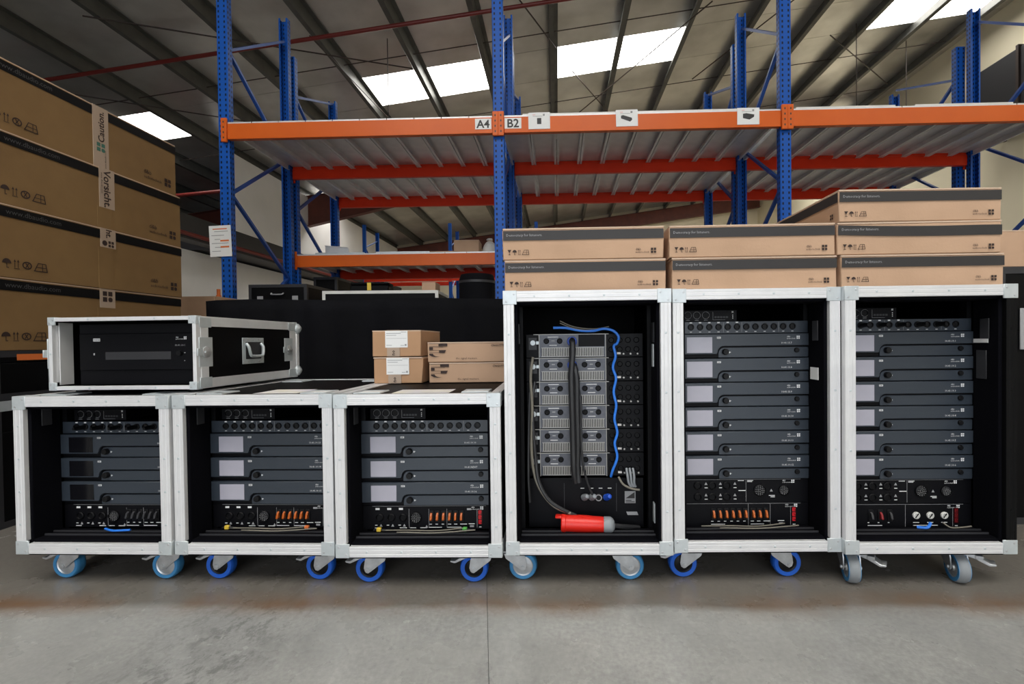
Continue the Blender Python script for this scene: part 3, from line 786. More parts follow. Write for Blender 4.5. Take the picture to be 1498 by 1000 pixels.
W_, D_, HS, HT = .566, .72, .555, .90
def cset(angs, levs, off=(-.145, .225)):
    return [(off[0], .085, angs[0], levs[0]), (off[1], .085, angs[1], levs[1]), (-.19, D_-.10, R(20), False), (.19, D_-.10, R(-30), False)]
cases = {}
def mk_case(i, label, x, y, rot, H, cs, style, **k):
    cases[i] = ((x, y), R(rot), flight_case(label, (x, y, 0), R(rot), W_, D_, H, cs, cstyle=style, group='wheeled rack flight cases', riv_n=(4, 4) if H < .7 else (4, 4), **k))
mk_case(1, 'low black wheeled rack case with dark shaded equipment, leftmost of the row', -1.634, 1.626, -.8, HS, cset((0, 0), (True, True), (-.150,.228)), 'ring')
mk_case(2, 'low wheeled rack case second from the left, three amplifiers inside', -1.058, 1.622, -.9, HS, cset((0, 0), (True, True), (-.150,.222)), 'blue')
mk_case(3, 'low wheeled rack case with small cartons on its top', -.478, 1.602, .4, HS, cset((0, 0), (True, True), (-.168,.205)), 'blue')
mk_case(4, 'tall wheeled rack case showing cables and a red plug', .101, 1.621, 0, HT, cset((math.pi, math.pi), (False, False), (-.262,.118)), 'ring')
mk_case(5, 'tall wheeled rack case with six lit-faced amplifiers, second from right', .677, 1.644, .8, HT, cset((0, math.pi), (True, False), (-.205,.105)), 'blue')
mk_case(6, 'tall wheeled rack case at the right end, black right edge', 1.246, 1.629, .3, HT, cset((R(76), R(78)), (True, True), (-.225,.139)), 'grey', dark_right=True)

# dishes and papers on the tops of the low cases
def top_items(i, papers):
    t = cases[i][2]
    for (cx, cy) in ((-.19,.10),(.19,.10),(-.19,D_-.10),(.19,D_-.10)):
        o = obj('stacking_dish', cached('dish', lambda: MB().lathe([(.02,.0005),(.052,.001),(.060,.004),(.066,.004),(.068,0.0)], 'z', (0,0,0), 4, closed=True).mesh('stacking_dish')), M_zinc, t, (cx, cy, .12+HS-.0024), (0,0,R(45)))
    for (nm, x0, x1, y0, y1, mt) in papers:
        pr(nm, MB().quad(x0, x1, y0, y1), mt, t, (0, 0, .12+HS-.0008), 'T')
top_items(1, [])
top_items(2, [('paper_label', -.03, .13, .05, .20, M_paper2), ('paper_label', .15,.23,.06,.14, M_paper)])
top_items(3, [('paper_label', -.10, .10, .04, .17, M_paper2), ('paper_label', -.23,-.14,.05,.13, M_paper), ('paper_label', .15, .235, .05, .13, M_paper)])
# interior latches and labels of tall cases
t = cases[6][2]
obj('door_label', MB().box(.2345,.2366,.055,.112,.826,.840), M_paper, t)
obj('slam_latch', MB().box(.2335,.2366,.06,.10,.70,.80).mesh('slam_latch', .001), M_dark, t)
t = cases[5][2]
obj('door_label', MB().box(.2345,.2366,.05,.10,.702,.745), M_paper, t)
t = cases[4][2]
obj('slam_latch', MB().box(.2325,.2366,.06,.085,.755,.835).mesh('slam_latch', .001), M_zinc, t)
obj('slam_latch', MB().box(.2325,.2366,.06,.085,.205,.275).mesh('slam_latch', .001), M_zinc, t)

# ------------------------------------------------------------------ rack equipment (each unit a thing of its own)
RW = .4826; hw = RW/2; U = .04445; REC = .1275
def in_case(i, lx, ly, z):
    (x, y), r, _ = cases[i]
    return (x + lx*math.cos(r) - ly*math.sin(r), y + lx*math.sin(r) + ly*math.cos(r), z), r
def unit(name, label, cat, i, z, group, lx=0, ly=REC):
    loc, r = in_case(i, lx, ly, z)
    return thing(name, label, cat, loc, r, group)

def amp(i, z, label, ip, group, lx=0):
    t = unit('power_amplifier', label, 'amplifier', i, z, group, lx)
    H = 2*U-.0012
    obj('chassis', cached('a_ch', lambda: MB().box(-.217,.217,.0035,.42,.002,H-.002).mesh('chassis')), M_panel, t)
    obj('face_plate', cached('a_fp', lambda: MB().box(-hw,hw,0,.0035,0,H).mesh('face_plate', .0008)), M_panel, t)
    def cover():
        q = lambda px, py: (px-hw, H-py)
        pts = [q(.001,.0012), q(RW-.001,.0012), q(RW-.001,.045), q(.172,.045)]
        for k in range(1, 7):
            a = math.pi/2*k/6
            pts.append(q(.172-.022*math.sin(a), .067-.022*math.cos(a)))
        pts += [q(.147,.074), q(.001,.074)]
        return MB().prism(pts, 'y', -.012, 0).mesh('front_cover', .0012)
    obj('front_cover', cached('a_cv', cover), M_amp, t)
    def lower():
        q = lambda px, py: (px-hw, H-py)
        pts = [q(.176,.0505), q(RW-.001,.0505), q(RW-.001,.0868), q(.154,.0868), q(.154,.072)]
        for k in range(1, 6):
            a = math.pi/2*k/6
            pts.append(q(.176-.022*math.cos(a), .072-.0215*math.sin(a)))
        return MB().prism(pts, 'y', -.006, 0).mesh('lower_cover', .0008)
    obj('lower_cover', cached('a_lc', lower), M_amp, t)
    d = obj('display', cached('a_sc', lambda: MB().box(.037-hw,.130-hw,-.0135,-.012,H-.069,H-.0115).mesh('display', .0005)), M_screen if i != 1 else M_screen_shaded, t)
    k = obj('control_knob', cached('a_kn', lambda: MB().lathe([(.011,.0),(.011,-.018),(.0095,-.020),(0,-.020)], 'y', (.178-hw,0,H-.066), 20, closed=False).mesh('control_knob')), M_black, t)
    obj('power_knob', cached('a_kn2', lambda: MB().lathe([(.009,.0),(.009,-.011),(.0075,-.013),(0,-.013)], 'y', (RW-.045-hw,0,H-.062), 20, closed=False).mesh('power_knob')), M_black, t)
    pr('model_badge', cached('a_bg', lambda: MB().quad(0,.014,0,.0065).mesh('badge', flat=True)), M_white, t, (.147-hw, -.0126, H-.0175))
    text('D80', .0062, M_stripe, t, (.1480-hw, -.0129, H-.0162), 'F', 'LEFT', True)
    pr('logo', logo4(.0115), M_white, t, (RW-.0475-hw, -.0126, H-.0215))
    text('d&b', .0078, M_white, t, (RW-.083-hw, -.0126, H-.0150), 'F')
    text('audiotechnik', .0060, M_white, t, (RW-.083-hw, -.0126, H-.0215), 'F')
    text(ip, .0095, M_white, t, (RW-.104-hw, -.0126, H-.0385), 'F')
    pr('status_marks', cached('a_mk', lambda: MB().quad(0,.003,0,.006).quad(.0045,.006,.002,.005).mesh('marks', flat=True)), M_white, t, (.193-hw, -.0066, H-.071))
    return t
def patch(i, z, label, lx=0, group='patch panels', busy=False):
    t = unit('patch_panel', label, 'patch panel', i, z, group, lx)
    obj('face_plate', cached('p_fp', lambda: MB().box(-hw,hw,0,.003,0,U-.001).mesh('face_plate', .0006)), M_amp, t)
    obj('rear_box', cached('p_rb', lambda: MB().box(-.21,.21,.003,.09,.002,U-.003).mesh('rear_box')), M_panel, t)
    ring = cached('xlr', lambda: MB().lathe([(.0115,0),(.0115,-.004),(.010,-.0055),(.008,-.0055),(.008,-.001),(0,-.001)], 'y', (0,0,0), 16, closed=False).mesh('socket'))
    for k in range(12):
        x = -.185+k*.0336
        s_ = obj('socket', ring, M_black, t, (x, 0, .024))
        pr('socket_label', cached('slab', lambda: MB().quad(-.004,.004,0,.0022).mesh('socket_label', flat=True)), M_white, t, (x, -.0006, .005))
        if k < 6: pr('channel_label', cached('clab', lambda: MB().quad(-.0045,.0045,0,.0045).mesh('channel_label', flat=True)), M_white, t, (x, -.0006, U-.0065))
    for x in (-.067, .0, .134): pr('divider_line', cached('pdl', lambda: MB().quad(0,.001,.004,U-.004).mesh('divider_line', flat=True)), M_greyprint, t, (x, -.0006, 0))
    if busy:
        for k in range(5):
            x = -.185+(k*2+1)*.0336
            s_ = obj('plug', cached('pplug', lambda: MB().lathe([(.008,-.001),(.0085,-.025),(.005,-.045),(0,-.045)], 'y', (0,0,0), 12, closed=False).mesh('plug')), M_black, t, (x, 0, .024))
    return t
def bridge(i, z, label, lx=0):
    t = unit('network_bridge', label, 'network unit', i, z, 'network bridges', lx, REC+.02)
    obj('face_plate', cached('n_fp', lambda: MB().box(-.215,-.01,0,.003,0.001,U-.003).mesh('face_plate')), M_panel, t)
    obj('body', cached('n_bd', lambda: MB().box(-.212,-.013,.003,.16,.002,U-.004).mesh('body')), M_panel, t)
    ring = cached('xlr2', lambda: MB().lathe([(.012,0),(.012,-.003),(.0105,-.0035),(.0098,-.0035),(.0098,-.0006),(0,-.0006)], 'y', (0,0,0), 18, closed=False).mesh('socket'))
    for k in range(3):
        obj('socket', ring, M_rail, t, (-.190+k*.033, 0, .024))
        pr('socket_ring', cached('sring', lambda: ringmesh(.0135,.0126)), M_greyprint, t, (-.190+k*.033, -.0006, .024))
        pr('socket_label', cached('sl2', lambda: MB().quad(-.007,.007,0,.0016).mesh('socket_label', flat=True)), M_greyprint, t, (-.190+k*.033, -.0006, .005))
    for k in range(5): obj('network_port', cached('rj', lambda: MB().box(-.004,.004,-.0006,0,0,.007).mesh('network_port')), M_dark, t, (-.088+k*.0105, -.0002, .013))
    pr('frame_line', cached('nline', lambda: MB().quad(0,.0008,.006,.036).quad(.0,.046,.006,.0068).mesh('frame_line', flat=True)), M_greyprint, t, (-.098, -.0006, 0))
    pr('logo', logo4(.006), M_white, t, (-.028, -.0006, .032))
    pr('status_marks', cached('nmk', lambda: MB().quad(0,.003,0,.003).quad(0,.003,.006,.009).quad(0,.003,.012,.015).mesh('marks', flat=True)), M_white, t, (-.026, -.0006, .010))
    return t
def ringmesh(ro, ri, n=20):
    mb = MB()
    for k in range(n):
        a, b = 2*math.pi*k/n, 2*math.pi*(k+1)/n
        mb.add([(ro*math.cos(a),ro*math.sin(a),0),(ro*math.cos(b),ro*math.sin(b),0),(ri*math.cos(b),ri*math.sin(b),0),(ri*math.cos(a),ri*math.sin(a),0)], [(0,1,2,3)])
    return mb.mesh('socket_ring', flat=True)
def seg_digits(t, x, z, mt):
    obj('meter_window', MB().box(-.008,.008,-.001,0,0,.055).mesh('meter_window'), M_redwin, t, (x, 0, z))
    for k in range(3):
        pr('digit', cached('dig', lambda: MB().quad(-.005,.005,0,.0022).quad(-.005,.005,.0055,.0077).quad(-.005,.005,.011,.0132).quad(-.005,-.003,0,.0132).quad(.003,.005,.0055,.0132).mesh('digit', flat=True)), mt, t, (x, -.0016, z+.003+k*.0175))
def toggle(t, x, z, mt):
    b = obj('breaker', cached('brk', lambda: MB().box(-.0085,.0085,-.004,0,-.021,.021).mesh('breaker', .0008)), M_black, t, (x, 0, z))
    obj('toggle', cached('tgl', lambda: MB().prism([(-.004,-.013),(-.010,-.009),(-.017,-.011),(-.018,-.007),(-.012,.008),(-.004,.014)], 'x', -.0038, .0038).mesh('toggle', .0008)), mt, b)
def warn(t, x, z): pr('warning_mark', cached('wm', lambda: MB().poly([(-.0055,0),(.0055,0),(0,.010)]).mesh('warning_mark', flat=True)), M_greyprint, t, (x, -.0006, z))
def line_lab(t, x, z, w): pr('label_line', cached(('ll', round(w,4)), lambda: MB().quad(0,w,0,.0026).mesh('label_line', flat=True)), M_white, t, (x, -.0006, z))
def vline(t, x, z0, z1): pr('divider_line', MB().quad(0,.0011,z0,z1), M_greyprint, t, (x, -.0006, 0))
def brandmark(t, x, z):
    pr('logo', logo4(.0115), M_white, t, (x+.033, -.0006, z))
    text('d&b', .0078, M_white, t, (x, -.0006, z+.0062), 'F'); text('audiotechnik', .006, M_white, t, (x, -.0006, z), 'F')
def big_socket(t, x, z, r=.021):
    s_ = obj('multipin_socket', cached(('mps', r), lambda: MB().lathe([(r,0),(r,-.006),(r-.003,-.008),(r-.004,-.002),(0,-.002)], 'y', (0,0,0), 26, closed=False).mesh('multipin_socket')), M_black, t, (x, 0, z))
    def pins():
        mb = MB()
        for rr, n in ((.005,5),(.0105,9),(.0155,13)):
            for k in range(n):
                a = 2*math.pi*k/n; mb.lathe([(.0012,-.002),(.0012,-.0045),(0,-.0045)], 'y', (rr*r/.021*math.cos(a),0,rr*r/.021*math.sin(a)), 6, closed=False)
        return mb.mesh('contact_pins')
    obj('contact_pins', cached(('pins', r), pins), M_greyprint, s_, kind='stuff')
def pdu_low(i, z, label, lx=0):
    """2U power unit of the low cases"""
    t = unit('power_distributor', label, 'power unit', i, z, 'power distributors', lx)
    H = 2*U-.001
    obj('face_plate', cached('d_fp', lambda: MB().box(-hw,hw,0,.003,0,H).mesh('face_plate', .0006)), M_panel, t)
    obj('chassis', cached('d_ch', lambda: MB().box(-.216,.216,.003,.30,.002,H-.002).mesh('chassis')), M_panel, t)
    pr('edge_line', cached('d_el', lambda: MB().quad(-.205,.212,0,.001).mesh('edge_line', flat=True)), M_greyprint, t, (0, -.0006, H-.003))
    for k in range(3):
        x = -.178+k*.043
        obj('socket', cached('pwc', lambda: MB().lathe([(.0145,0),(.0145,-.004),(.012,-.006),(.010,-.002),(0,-.002)], 'y', (0,0,0), 20, closed=False).mesh('socket')), M_rail, t, (x, 0, .044))
        pr('socket_number', cached('snum', lambda: MB().quad(-.0075,.0075,0,.007).mesh('socket_number', flat=True)), M_white, t, (x-.008, -.0006, H-.016))
        line_lab(t, x-.018, .0145, .009); warn(t, x+.004, .0105)
    line_lab(t, -.197, .0045, .022); line_lab(t, -.105, .0045, .026)
    vline(t, -.071, .006, .075)
    big_socket(t, -.045, .043, .021)
    line_lab(t, -.067, .0045, .022); line_lab(t, -.030, .0045, .025); warn(t, -.006, .006)
    vline(t, .002, .006, .075); vline(t, .068, .006, .075)
    for k in range(3):
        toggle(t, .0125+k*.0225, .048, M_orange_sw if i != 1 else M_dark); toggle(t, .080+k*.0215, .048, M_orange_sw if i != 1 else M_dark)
        line_lab(t, .004+k*.0225, .0175, .009); line_lab(t, .072+k*.0225, .0175, .012 if k < 2 else .025)
    line_lab(t, .002, .006, .048); line_lab(t, .068, .006, .053)
    line_lab(t, .148, .0185, .022); pr('socket_number', CACHE['snum'], M_greyprint, t, (.160, -.0006, .0075)); pr('socket_number', CACHE['snum'], M_greyprint, t, (.150, -.0006, H-.018))
    brandmark(t, .158, H-.0165)
    vline(t, .1785, .006, .072)
    seg_digits(t, .190, .017, M_red_led); line_lab(t, .186, .0065, .009)
    return t
def pdu_out(i, z, label, lx=0):
    """2U socket panel of the tall cases"""
    t = unit('socket_panel', label, 'socket panel', i, z, 'output socket panels', lx)
    H = 2*U-.001
    obj('face_plate', cached('d_fp', lambda: None), M_panel, t)
    obj('chassis', cached('d_ch', lambda: None), M_panel, t)
    pr('edge_line', CACHE['d_el'], M_greyprint, t, (0, -.0006, H-.003))
    for r_ in range(2):
        for k in range(3):
            x = -.165+k*.053; zz = .064-r_*.042
            obj('socket', CACHE['pwc'], M_rail, t, (x, 0, zz))
            warn(t, x+.031, zz+.002); line_lab(t, x+.026, zz-.010, .011)
    vline(t, .012, .004, .084); line_lab(t, -.017, H-.008, .022); line_lab(t, -.015, .043, .026)
    line_lab(t, .017, H-.008, .022); line_lab(t, .017, H-.012, .018)
    big_socket(t, .062, .045, .022); warn(t, .105, .040); line_lab(t, .096, .024, .022); line_lab(t, .102, .019, .016)
    big_socket(t, .150, .045, .019)
    brandmark(t, .145, H-.0165)
    return t
def pdu_brk(i, z, label, lx=0, dark=False):
    """2U breaker panel of the tall cases"""
    t = unit('breaker_panel', label, 'breaker panel', i, z, 'breaker panels', lx)
    H = 2*U-.001
    obj('face_plate', CACHE['d_fp'], M_panel, t); obj('chassis', CACHE['d_ch'], M_panel, t)
    pr('edge_line', CACHE['d_el'], M_greyprint, t, (0, -.0006, H-.003))
    if not dark:
        for k in range(6):
            toggle(t, -.108+k*.0235, .048, M_orange_sw); line_lab(t, -.116+k*.0235, .019, .009)
        for k in range(3):
            toggle(t, .037+k*.0235, .048, M_orange_sw); line_lab(t, .029+k*.0235, .019, .012 if k < 2 else .025)
        line_lab(t, -.116, .008, .051); line_lab(t, .029, .008, .049)
        vline(t, .020, .004, .084); vline(t, .100, .004, .084)
        line_lab(t, .128, .020, .024); pr('socket_number', CACHE['snum'], M_greyprint, t, (.140, -.0006, .008))
    else:
        vline(t, -.205, .004, .084)
        for k in range(3):
            toggle(t, -.118+k*.034, .046, (M_dark, M_reddark, M_dark)[k]); line_lab(t, -.128+k*.036, .0185, .006)
        line_lab(t, -.128, .008, .052)
        vline(t, .006, .004, .084)
        for k in range(3):
            o = obj('data_socket', cached('dsk', lambda: MB().lathe([(.0125,0),(.0125,-.005),(.0105,-.0065),(.007,-.0065),(.007,-.003),(.004,-.003),(.004,-.005),(0,-.005)], 'y', (0,0,0), 22, closed=False).mesh('data_socket')), M_board, t, (.044+k*.050, 0, .046))
            obj('socket_slot', cached('dsl', lambda: MB().box(-.0015,.0015,-.0072,-.0064,-.010,.010).mesh('socket_slot')), M_rail, o, rot=(0, R(35), 0))
            line_lab(t, .034+k*.050, .0185, .022)
        line_lab(t, .034, .008, .088)
    brandmark(t, .155, H-.0165)
    vline(t, .1745, .006, .075)
    seg_digits(t, .187, .018, M_red_led if not dark else M_reddark); line_lab(t, .183, .0065, .010)
    return t

casename = {1: 'leftmost low case', 2: 'low case second from left', 3: 'low case under the small cartons', 4: 'tall case with the red plug', 5: 'middle tall case', 6: 'rightmost tall case'}
ordn = ['first', 'second', 'third', 'fourth', 'fifth', 'sixth']
lx = {1: 0, 2: 0, 3: 0, 5: .0, 6: .0}
ips = {1: ['10.41.10.7', '10.41.10.8', '10.41.10.9'], 2: ['10.41.10.13', '10.41.10.14', '10.41.10.15'], 3: ['10.41.10.10', '10.41.NEXT', '10.41.10.16'],
       5: ['10.41.13.7', '10.41.13.8', '10.41.13.9', '10.41.10.10', '10.41.10.11', '10.41.10.12'], 6: ['10.41.10.1', '10.41.10.2', '10.41.10.3', '10.41.10.4', '10.41.10.5', '10.41.10.6']}
for i in (3, 2, 1):
    zb = .1665
    pdu_low(i, zb, 'black power unit with orange breakers in the ' + casename[i] if i != 1 else 'black power unit at the bottom of the leftmost low case', lx[i])
    for k in range(3):
        amp(i, zb+2*U+k*2*U, f'blue-black amplifier with display, {ordn[2-k]} from the top in the {casename[i]}', ips[i][2-k], 'amplifiers in the low cases', lx[i])
    patch(i, zb+8*U, 'socket patch panel above the amplifiers in the ' + casename[i], lx[i], busy=(i == 1))
    bridge(i, zb+9*U, 'small network unit at the top of the ' + casename[i], lx[i])
for i in (5, 6):
    zb = .1585
    pdu_brk(i, zb, 'breaker panel with nine orange toggles at the bottom of the middle tall case' if i == 5 else 'panel with three round white sockets at the bottom of the rightmost tall case', lx[i], dark=(i == 6))
    pdu_out(i, zb+2*U, 'output socket panel below the amplifiers in the ' + casename[i], lx[i])
    for k in range(6):
        amp(i, zb+4*U+k*2*U, f'blue-black amplifier with display, {ordn[5-k]} from the top in the {casename[i]}', ips[i][5-k], 'amplifiers in the tall cases', lx[i])
    patch(i, zb+16*U, 'socket patch panel above the amplifiers in the ' + casename[i], lx[i], busy=(i == 6))
    bridge(i, zb+17*U, 'small network unit at the top of the ' + casename[i], lx[i])

# rear side of amplifiers in case 4
def amp_rear(z, k):
    t = unit('power_amplifier', f'amplifier seen from behind, {ordn[k]} from the top in the tall case with the red plug', 'amplifier', 4, z, 'amplifiers seen from behind', 0, .17)
    H = 2*U-.0012
    obj('chassis', cached('r_ch', lambda: MB().box(-.217,.217,.002,.44,.001,H-.001).mesh('chassis')), M_panel, t)
    obj('rear_plate', cached('r_pl', lambda: MB().box(-.168,.078,0,.002,.002,H-.001).mesh('rear_plate')), M_rearpanel, t)
    obj('plate_edge', cached('r_ed', lambda: MB().box(-.170,-.168,-.004,.002,0,H).box(.078,.080,-.004,.002,0,H).box(-.19,.09,-.004,.002,H-.002,H).mesh('plate_edge')), M_bar, t)
    def grille():
        mb = MB().box(-.160,.072,-.0005,0,.0045,.0365)
        return mb.mesh('vent_recess')
    g = obj('vent_recess', cached('r_gr', grille), M_rail, t)
    def bars():
        mb = MB(); n = 36
        for q in range(n):
            x = -.160+.232*(q+.5)/n; mb.box(x-.0016,x+.0016,-.0022,-.0005,.004,.037)
        mb.box(-.161,.073,-.0022,-.0005,.0035,.0055); mb.box(-.161,.073,-.0022,-.0005,.036,.038)
        return mb.mesh('grille_bars')
    obj('grille_bars', cached('r_br', bars), M_bar, g, kind='stuff')
    hole = cached('r_ho', lambda: MB().lathe([(.0105,0),(.0105,-.003),(.009,-.0045),(.008,-.001),(0,-.001)], 'y', (0,0,0), 18, closed=False).mesh('speaker_socket'))
    for x in (-.142,-.092,.0,.050) if k else (-.142,-.092):
        obj('speaker_socket', hole, M_rail, t, (x, 0, .062))
    for x in (-.117, .025):
        if k == 0 and x > 0: continue
        line_lab(t, x-.02, H-.012, .04); pr('socket_number', cached('sn2', lambda: MB().quad(-.006,.006,0,.004).mesh('socket_number', flat=True)), M_greyprint, t, (x, -.0006, .061)); line_lab(t, x-.014, .045, .028)
    if k == 0: obj('blanking_plate', MB().box(-.022,.075,-.001,0,.041,.085).mesh('blanking_plate'), M_panel, t)
    if k < 2:
        obj('power_inlet', cached('r_pi', lambda: MB().lathe([(.0185,0),(.0185,-.008),(.0165,-.012),(.0125,-.012),(.0125,-.002),(0,-.002)], 'y', (0,0,0), 24, closed=False).mesh('power_inlet')), M_blueplug, t, (-.046, 0, .060))
    o = obj('io_plate', cached('r_io', lambda: MB().box(.082,.214,-.001,.002,.002,H-.002).mesh('io_plate')), M_panel, t)
    for r_ in range(2):
        for c in range(4):
            obj('input_socket', hole, M_rail, t, (.100+c*.031, -.001, .063-r_*.034))
    for q in range(3):
        obj('screw_lug', cached('lug', lambda: MB().cyl(.0035, -.003, 0, 'y', (0,0,0), 10).mesh('screw_lug')), M_bar, t, (.145+q*.026, -.001, .012))
    obj('earth_label', cached('r_el', lambda: MB().box(-.007,.007,-.0015,-.001,0,.008).mesh('earth_label')), M_paper2, t, (.128, 0, .010))
    obj('mounting_ear', cached('r_me', lambda: MB().box(-.208,-.178,-.002,.002,.03,.075).mesh('mounting_ear')), M_dark, t)
    c = obj('clamp', cached('r_cl', lambda: MB().box(-.181,-.170,-.008,0,.050,.062).cyl(.010,-.012,-.002,'y',(-.192,0,.056),14).mesh('clamp', .0008)), M_zinc, t)
    return t
for k in range(6): amp_rear(.3425+(5-k)*2*U, k)

# lower rear panel of case 4
loc, r = in_case(4, 0, .17, .15)
t = thing('connector_panel', 'black connector panel low in the tall case with the red plug', 'connector panel', loc, r)
obj('face_plate', MB().box(-.215,.215,0,.003,.0,.185).mesh('face_plate', .001), M_panel, t)
obj('box_frame', MB().box(-.082,-.080,-.002,0,.06,.165).box(.113,.115,-.002,0,.06,.165), M_dark, t)
pr('warning_plate', MB().quad(.145,.185,.09,.135), M_greyprint, t, (0,-.001,0))
pr('warning_print', MB().poly([(.148,.108),(.182,.108),(.182,.132)]).quad(.148,.182,.093,.096).quad(.148,.170,.099,.102), M_stripe, t, (0,-.0014,0))
pr('type_plate', MB().poly([(.155,.045),(.195,.045),(.190,.058),(.150,.058)]), M_greyprint, t, (0,-.001,0))
for k in range(4): line_lab(t, -.02+k*.034, .145, .014)
for k in range(4):
    x = -.008+k*.0275
    s_ = obj('socket', CACHE['pwc'], M_black, t, (x, 0, .112))
    if k == 2:
        pr('socket_ring', cached('srng2', lambda: ringmesh(.0125,.009)), M_greyprint, t, (x, -.0066, .112)); continue
    def plg():
        mb = MB().lathe([(.009,0),(.0125,-.004),(.0125,-.02),(.0095,-.026),(.0105,-.040),(.007,-.052),(.004,-.054),(0,-.054)], 'y', (0,0,0), 16, closed=False)
        return mb.mesh('power_plug')
    obj('power_plug', cached('plg', plg), M_blueplug if k == 3 else M_greyplug, t, (x, -.003, .112), (R(-22), 0, R(12)))
# red industrial plug lying on the floor of the case
loc, r = in_case(4, 0, .10, .168)
t = thing('industrial_plug', 'red industrial power plug with grey collar lying in the tall case', 'plug', (loc[0], loc[1], .154), R(-2))
obj('plug_body', MB().lathe([(.0,-.115),(.030,-.115),(.033,-.112),(.033,-.100),(.031,-.098),(.031,-.02),(.029,.0),(.028,.035),(.026,.04),(.0,.04)], 'x', (0,0,.028), 24, closed=False).mesh('plug_body'), M_redplug, t, (.02,0,.005), (0, R(1.5), 0))
obj('plug_flap', MB().box(-.135,-.095,-.012,.018,.050,.058).mesh('plug_flap', .002), M_redplug, t, (.02,0,.006))
obj('collar_nut', MB().lathe([(.0,.038),(.028,.038),(.030,.042),(.030,.064),(.024,.072),(.014,.078),(0,.078)], 'x', (0,0,.028), 12, closed=False).mesh('collar_nut'), M_greyplug, t, (.02,0,.003))
obj('cable', MB().tube([(.09,0,.030),(.13,.01,.022),(.17,.03,.012),(.19,.04,.008)], .009), M_black_cable, t)

# cables of case 4
def cable(label, i, pts, rad, mt, group=None):
    P = []
    for (a, b, c) in pts:
        l, _ = in_case(i, a, b, c); P.append(l)
    return tag(obj('cable', MB().tube(P, rad, 8, 5), mt), label, 'cable', group)
cable('blue network cable looping down beside the amplifiers seen from behind', 4, [(-.115,.15,.898),(-.07,.145,.897),(-.02,.14,.887),(.03,.14,.885),(.07,.14,.892),(.105,.14,.884),(.123,.135,.862),(.118,.14,.838),(.106,.14,.828),(.112,.14,.79),(.102,.14,.75),(.113,.14,.71),(.104,.14,.66),(.113,.14,.61),(.106,.14,.56),(.116,.14,.51),(.106,.14,.47),(.115,.14,.42),(.098,.14,.372),(.092,.15,.345)], .0048, M_blue_cable)
cable('thick black power cable hanging from the blue inlet, left of the bundle', 4, [(-.046,.15,.851),(-.046,.118,.842),(-.047,.112,.80),(-.052,.112,.72),(-.050,.115,.60),(-.048,.12,.48),(-.046,.12,.38),(-.040,.13,.33)], .0115, M_black_cable, 'power cables')
cable('thick black power cable of the bundle, below the second blue inlet', 4, [(-.046,.15,.762),(-.038,.122,.752),(-.032,.118,.70),(-.032,.12,.60),(-.030,.125,.48),(-.032,.13,.38),(-.028,.13,.33)], .011, M_black_cable, 'power cables')
cable('black power cable in the middle of the hanging bundle', 4, [(-.040,.135,.67),(-.042,.125,.60),(-.040,.13,.45),(-.044,.13,.34)], .011, M_black_cable, 'power cables')
cable('thin dark cable curving right out of the hanging bundle', 4, [(-.026,.122,.68),(-.018,.118,.62),(-.018,.12,.50),(-.012,.12,.40),(.004,.125,.33),(.022,.13,.285)], .0045, M_black_cable)
cable('thin grey cable down the left wall of the tall case with the red plug', 4, [(-.192,.148,.79),(-.200,.13,.72),(-.196,.13,.60),(-.200,.13,.45),(-.190,.13,.36),(-.165,.12,.30),(-.12,.11,.25),(-.06,.105,.225)], .0055, M_grey_cable, 'left cables')
cable('grey cable beside the left wall, curving to the red plug', 4, [(-.186,.145,.70),(-.196,.135,.62),(-.192,.13,.52),(-.185,.13,.42),(-.175,.12,.34),(-.14,.11,.275),(-.09,.105,.24),(-.04,.11,.215)], .0065, M_black_cable, 'left cables')
cable('third dark cable hanging at the left wall of the same case', 4, [(-.205,.14,.66),(-.210,.13,.5),(-.212,.12,.36),(-.208,.12,.26)], .005, M_black_cable, 'left cables')
cable('dark cable curling at the lower right beside the warning plate', 4, [(.12,.15,.345),(.135,.14,.32),(.165,.135,.305),(.195,.135,.30)], .004, M_grey_cable)
for k in range(3):
    cable(f'grey connector tail at lower right of the rear amplifiers, {ordn[k]} from the left', 4, [(.150+k*.012,.155,.375),(.152+k*.012,.14,.35),(.156+k*.01,.138,.325),(.165+k*.008,.14,.31)], .0045, M_greyplug, 'connector tails')
for k in range(2):
    cable(f'thin dark wire sagging over the top of the rear amplifiers, {"upper" if k else "lower"} one', 4, [(-.09,.15,.915+.008*k),(-.04,.14,.895+.006*k),(.03,.138,.886+.006*k),(.09,.15,.892+.008*k)], .0018, M_grey_cable, 'thin wires')
# small cables in the bottoms of the front-facing cases
cable('blue cable end lying at the bottom of the leftmost low case', 1, [(-.045,.09,.1755),(.0,.075,.174),(.06,.08,.175)], .004, M_blue_cable)
cable('blue cable end lying at the bottom of the rightmost tall case', 6, [(.02,.09,.176),(.045,.075,.18),(.06,.08,.195)], .005, M_blue_cable)
cable('thin grey wire lying at the bottom of the rightmost tall case', 6, [(.11,.09,.192),(.13,.08,.178),(.17,.085,.176),(.21,.09,.178)], .0025, M_grey_cable)
for i, zz in ((2,.174),(3,.174),(5,.172)):
    for k in range(2):
        cable(f'thin dark wire on the bottom of the {casename[i]}, {"nearer" if k else "further"} one', i, [(-.16+k*.06,.10-.02*k,zz),(-.06,.085-.02*k,zz+.006),(.04,.09-.02*k,zz+.002),(.14+k*.04,.10-.02*k,zz+.008)], .0022, M_grey_cable, 'thin wires')
def clip(i, x, z, mt, lab):
    l, r = in_case(i, x, .095, z)
    t = thing('cable_tag', lab, 'cable tag', l, r)
    obj('tag', MB().box(-.008,.008,-.006,.006,0,.014).mesh('tag', .002), mt, t); obj('loop', MB().tube([(-.02,0,.004),(-.008,0,.008),(.008,0,.007),(.03,.005,.003)], .002), M_black_cable, t)
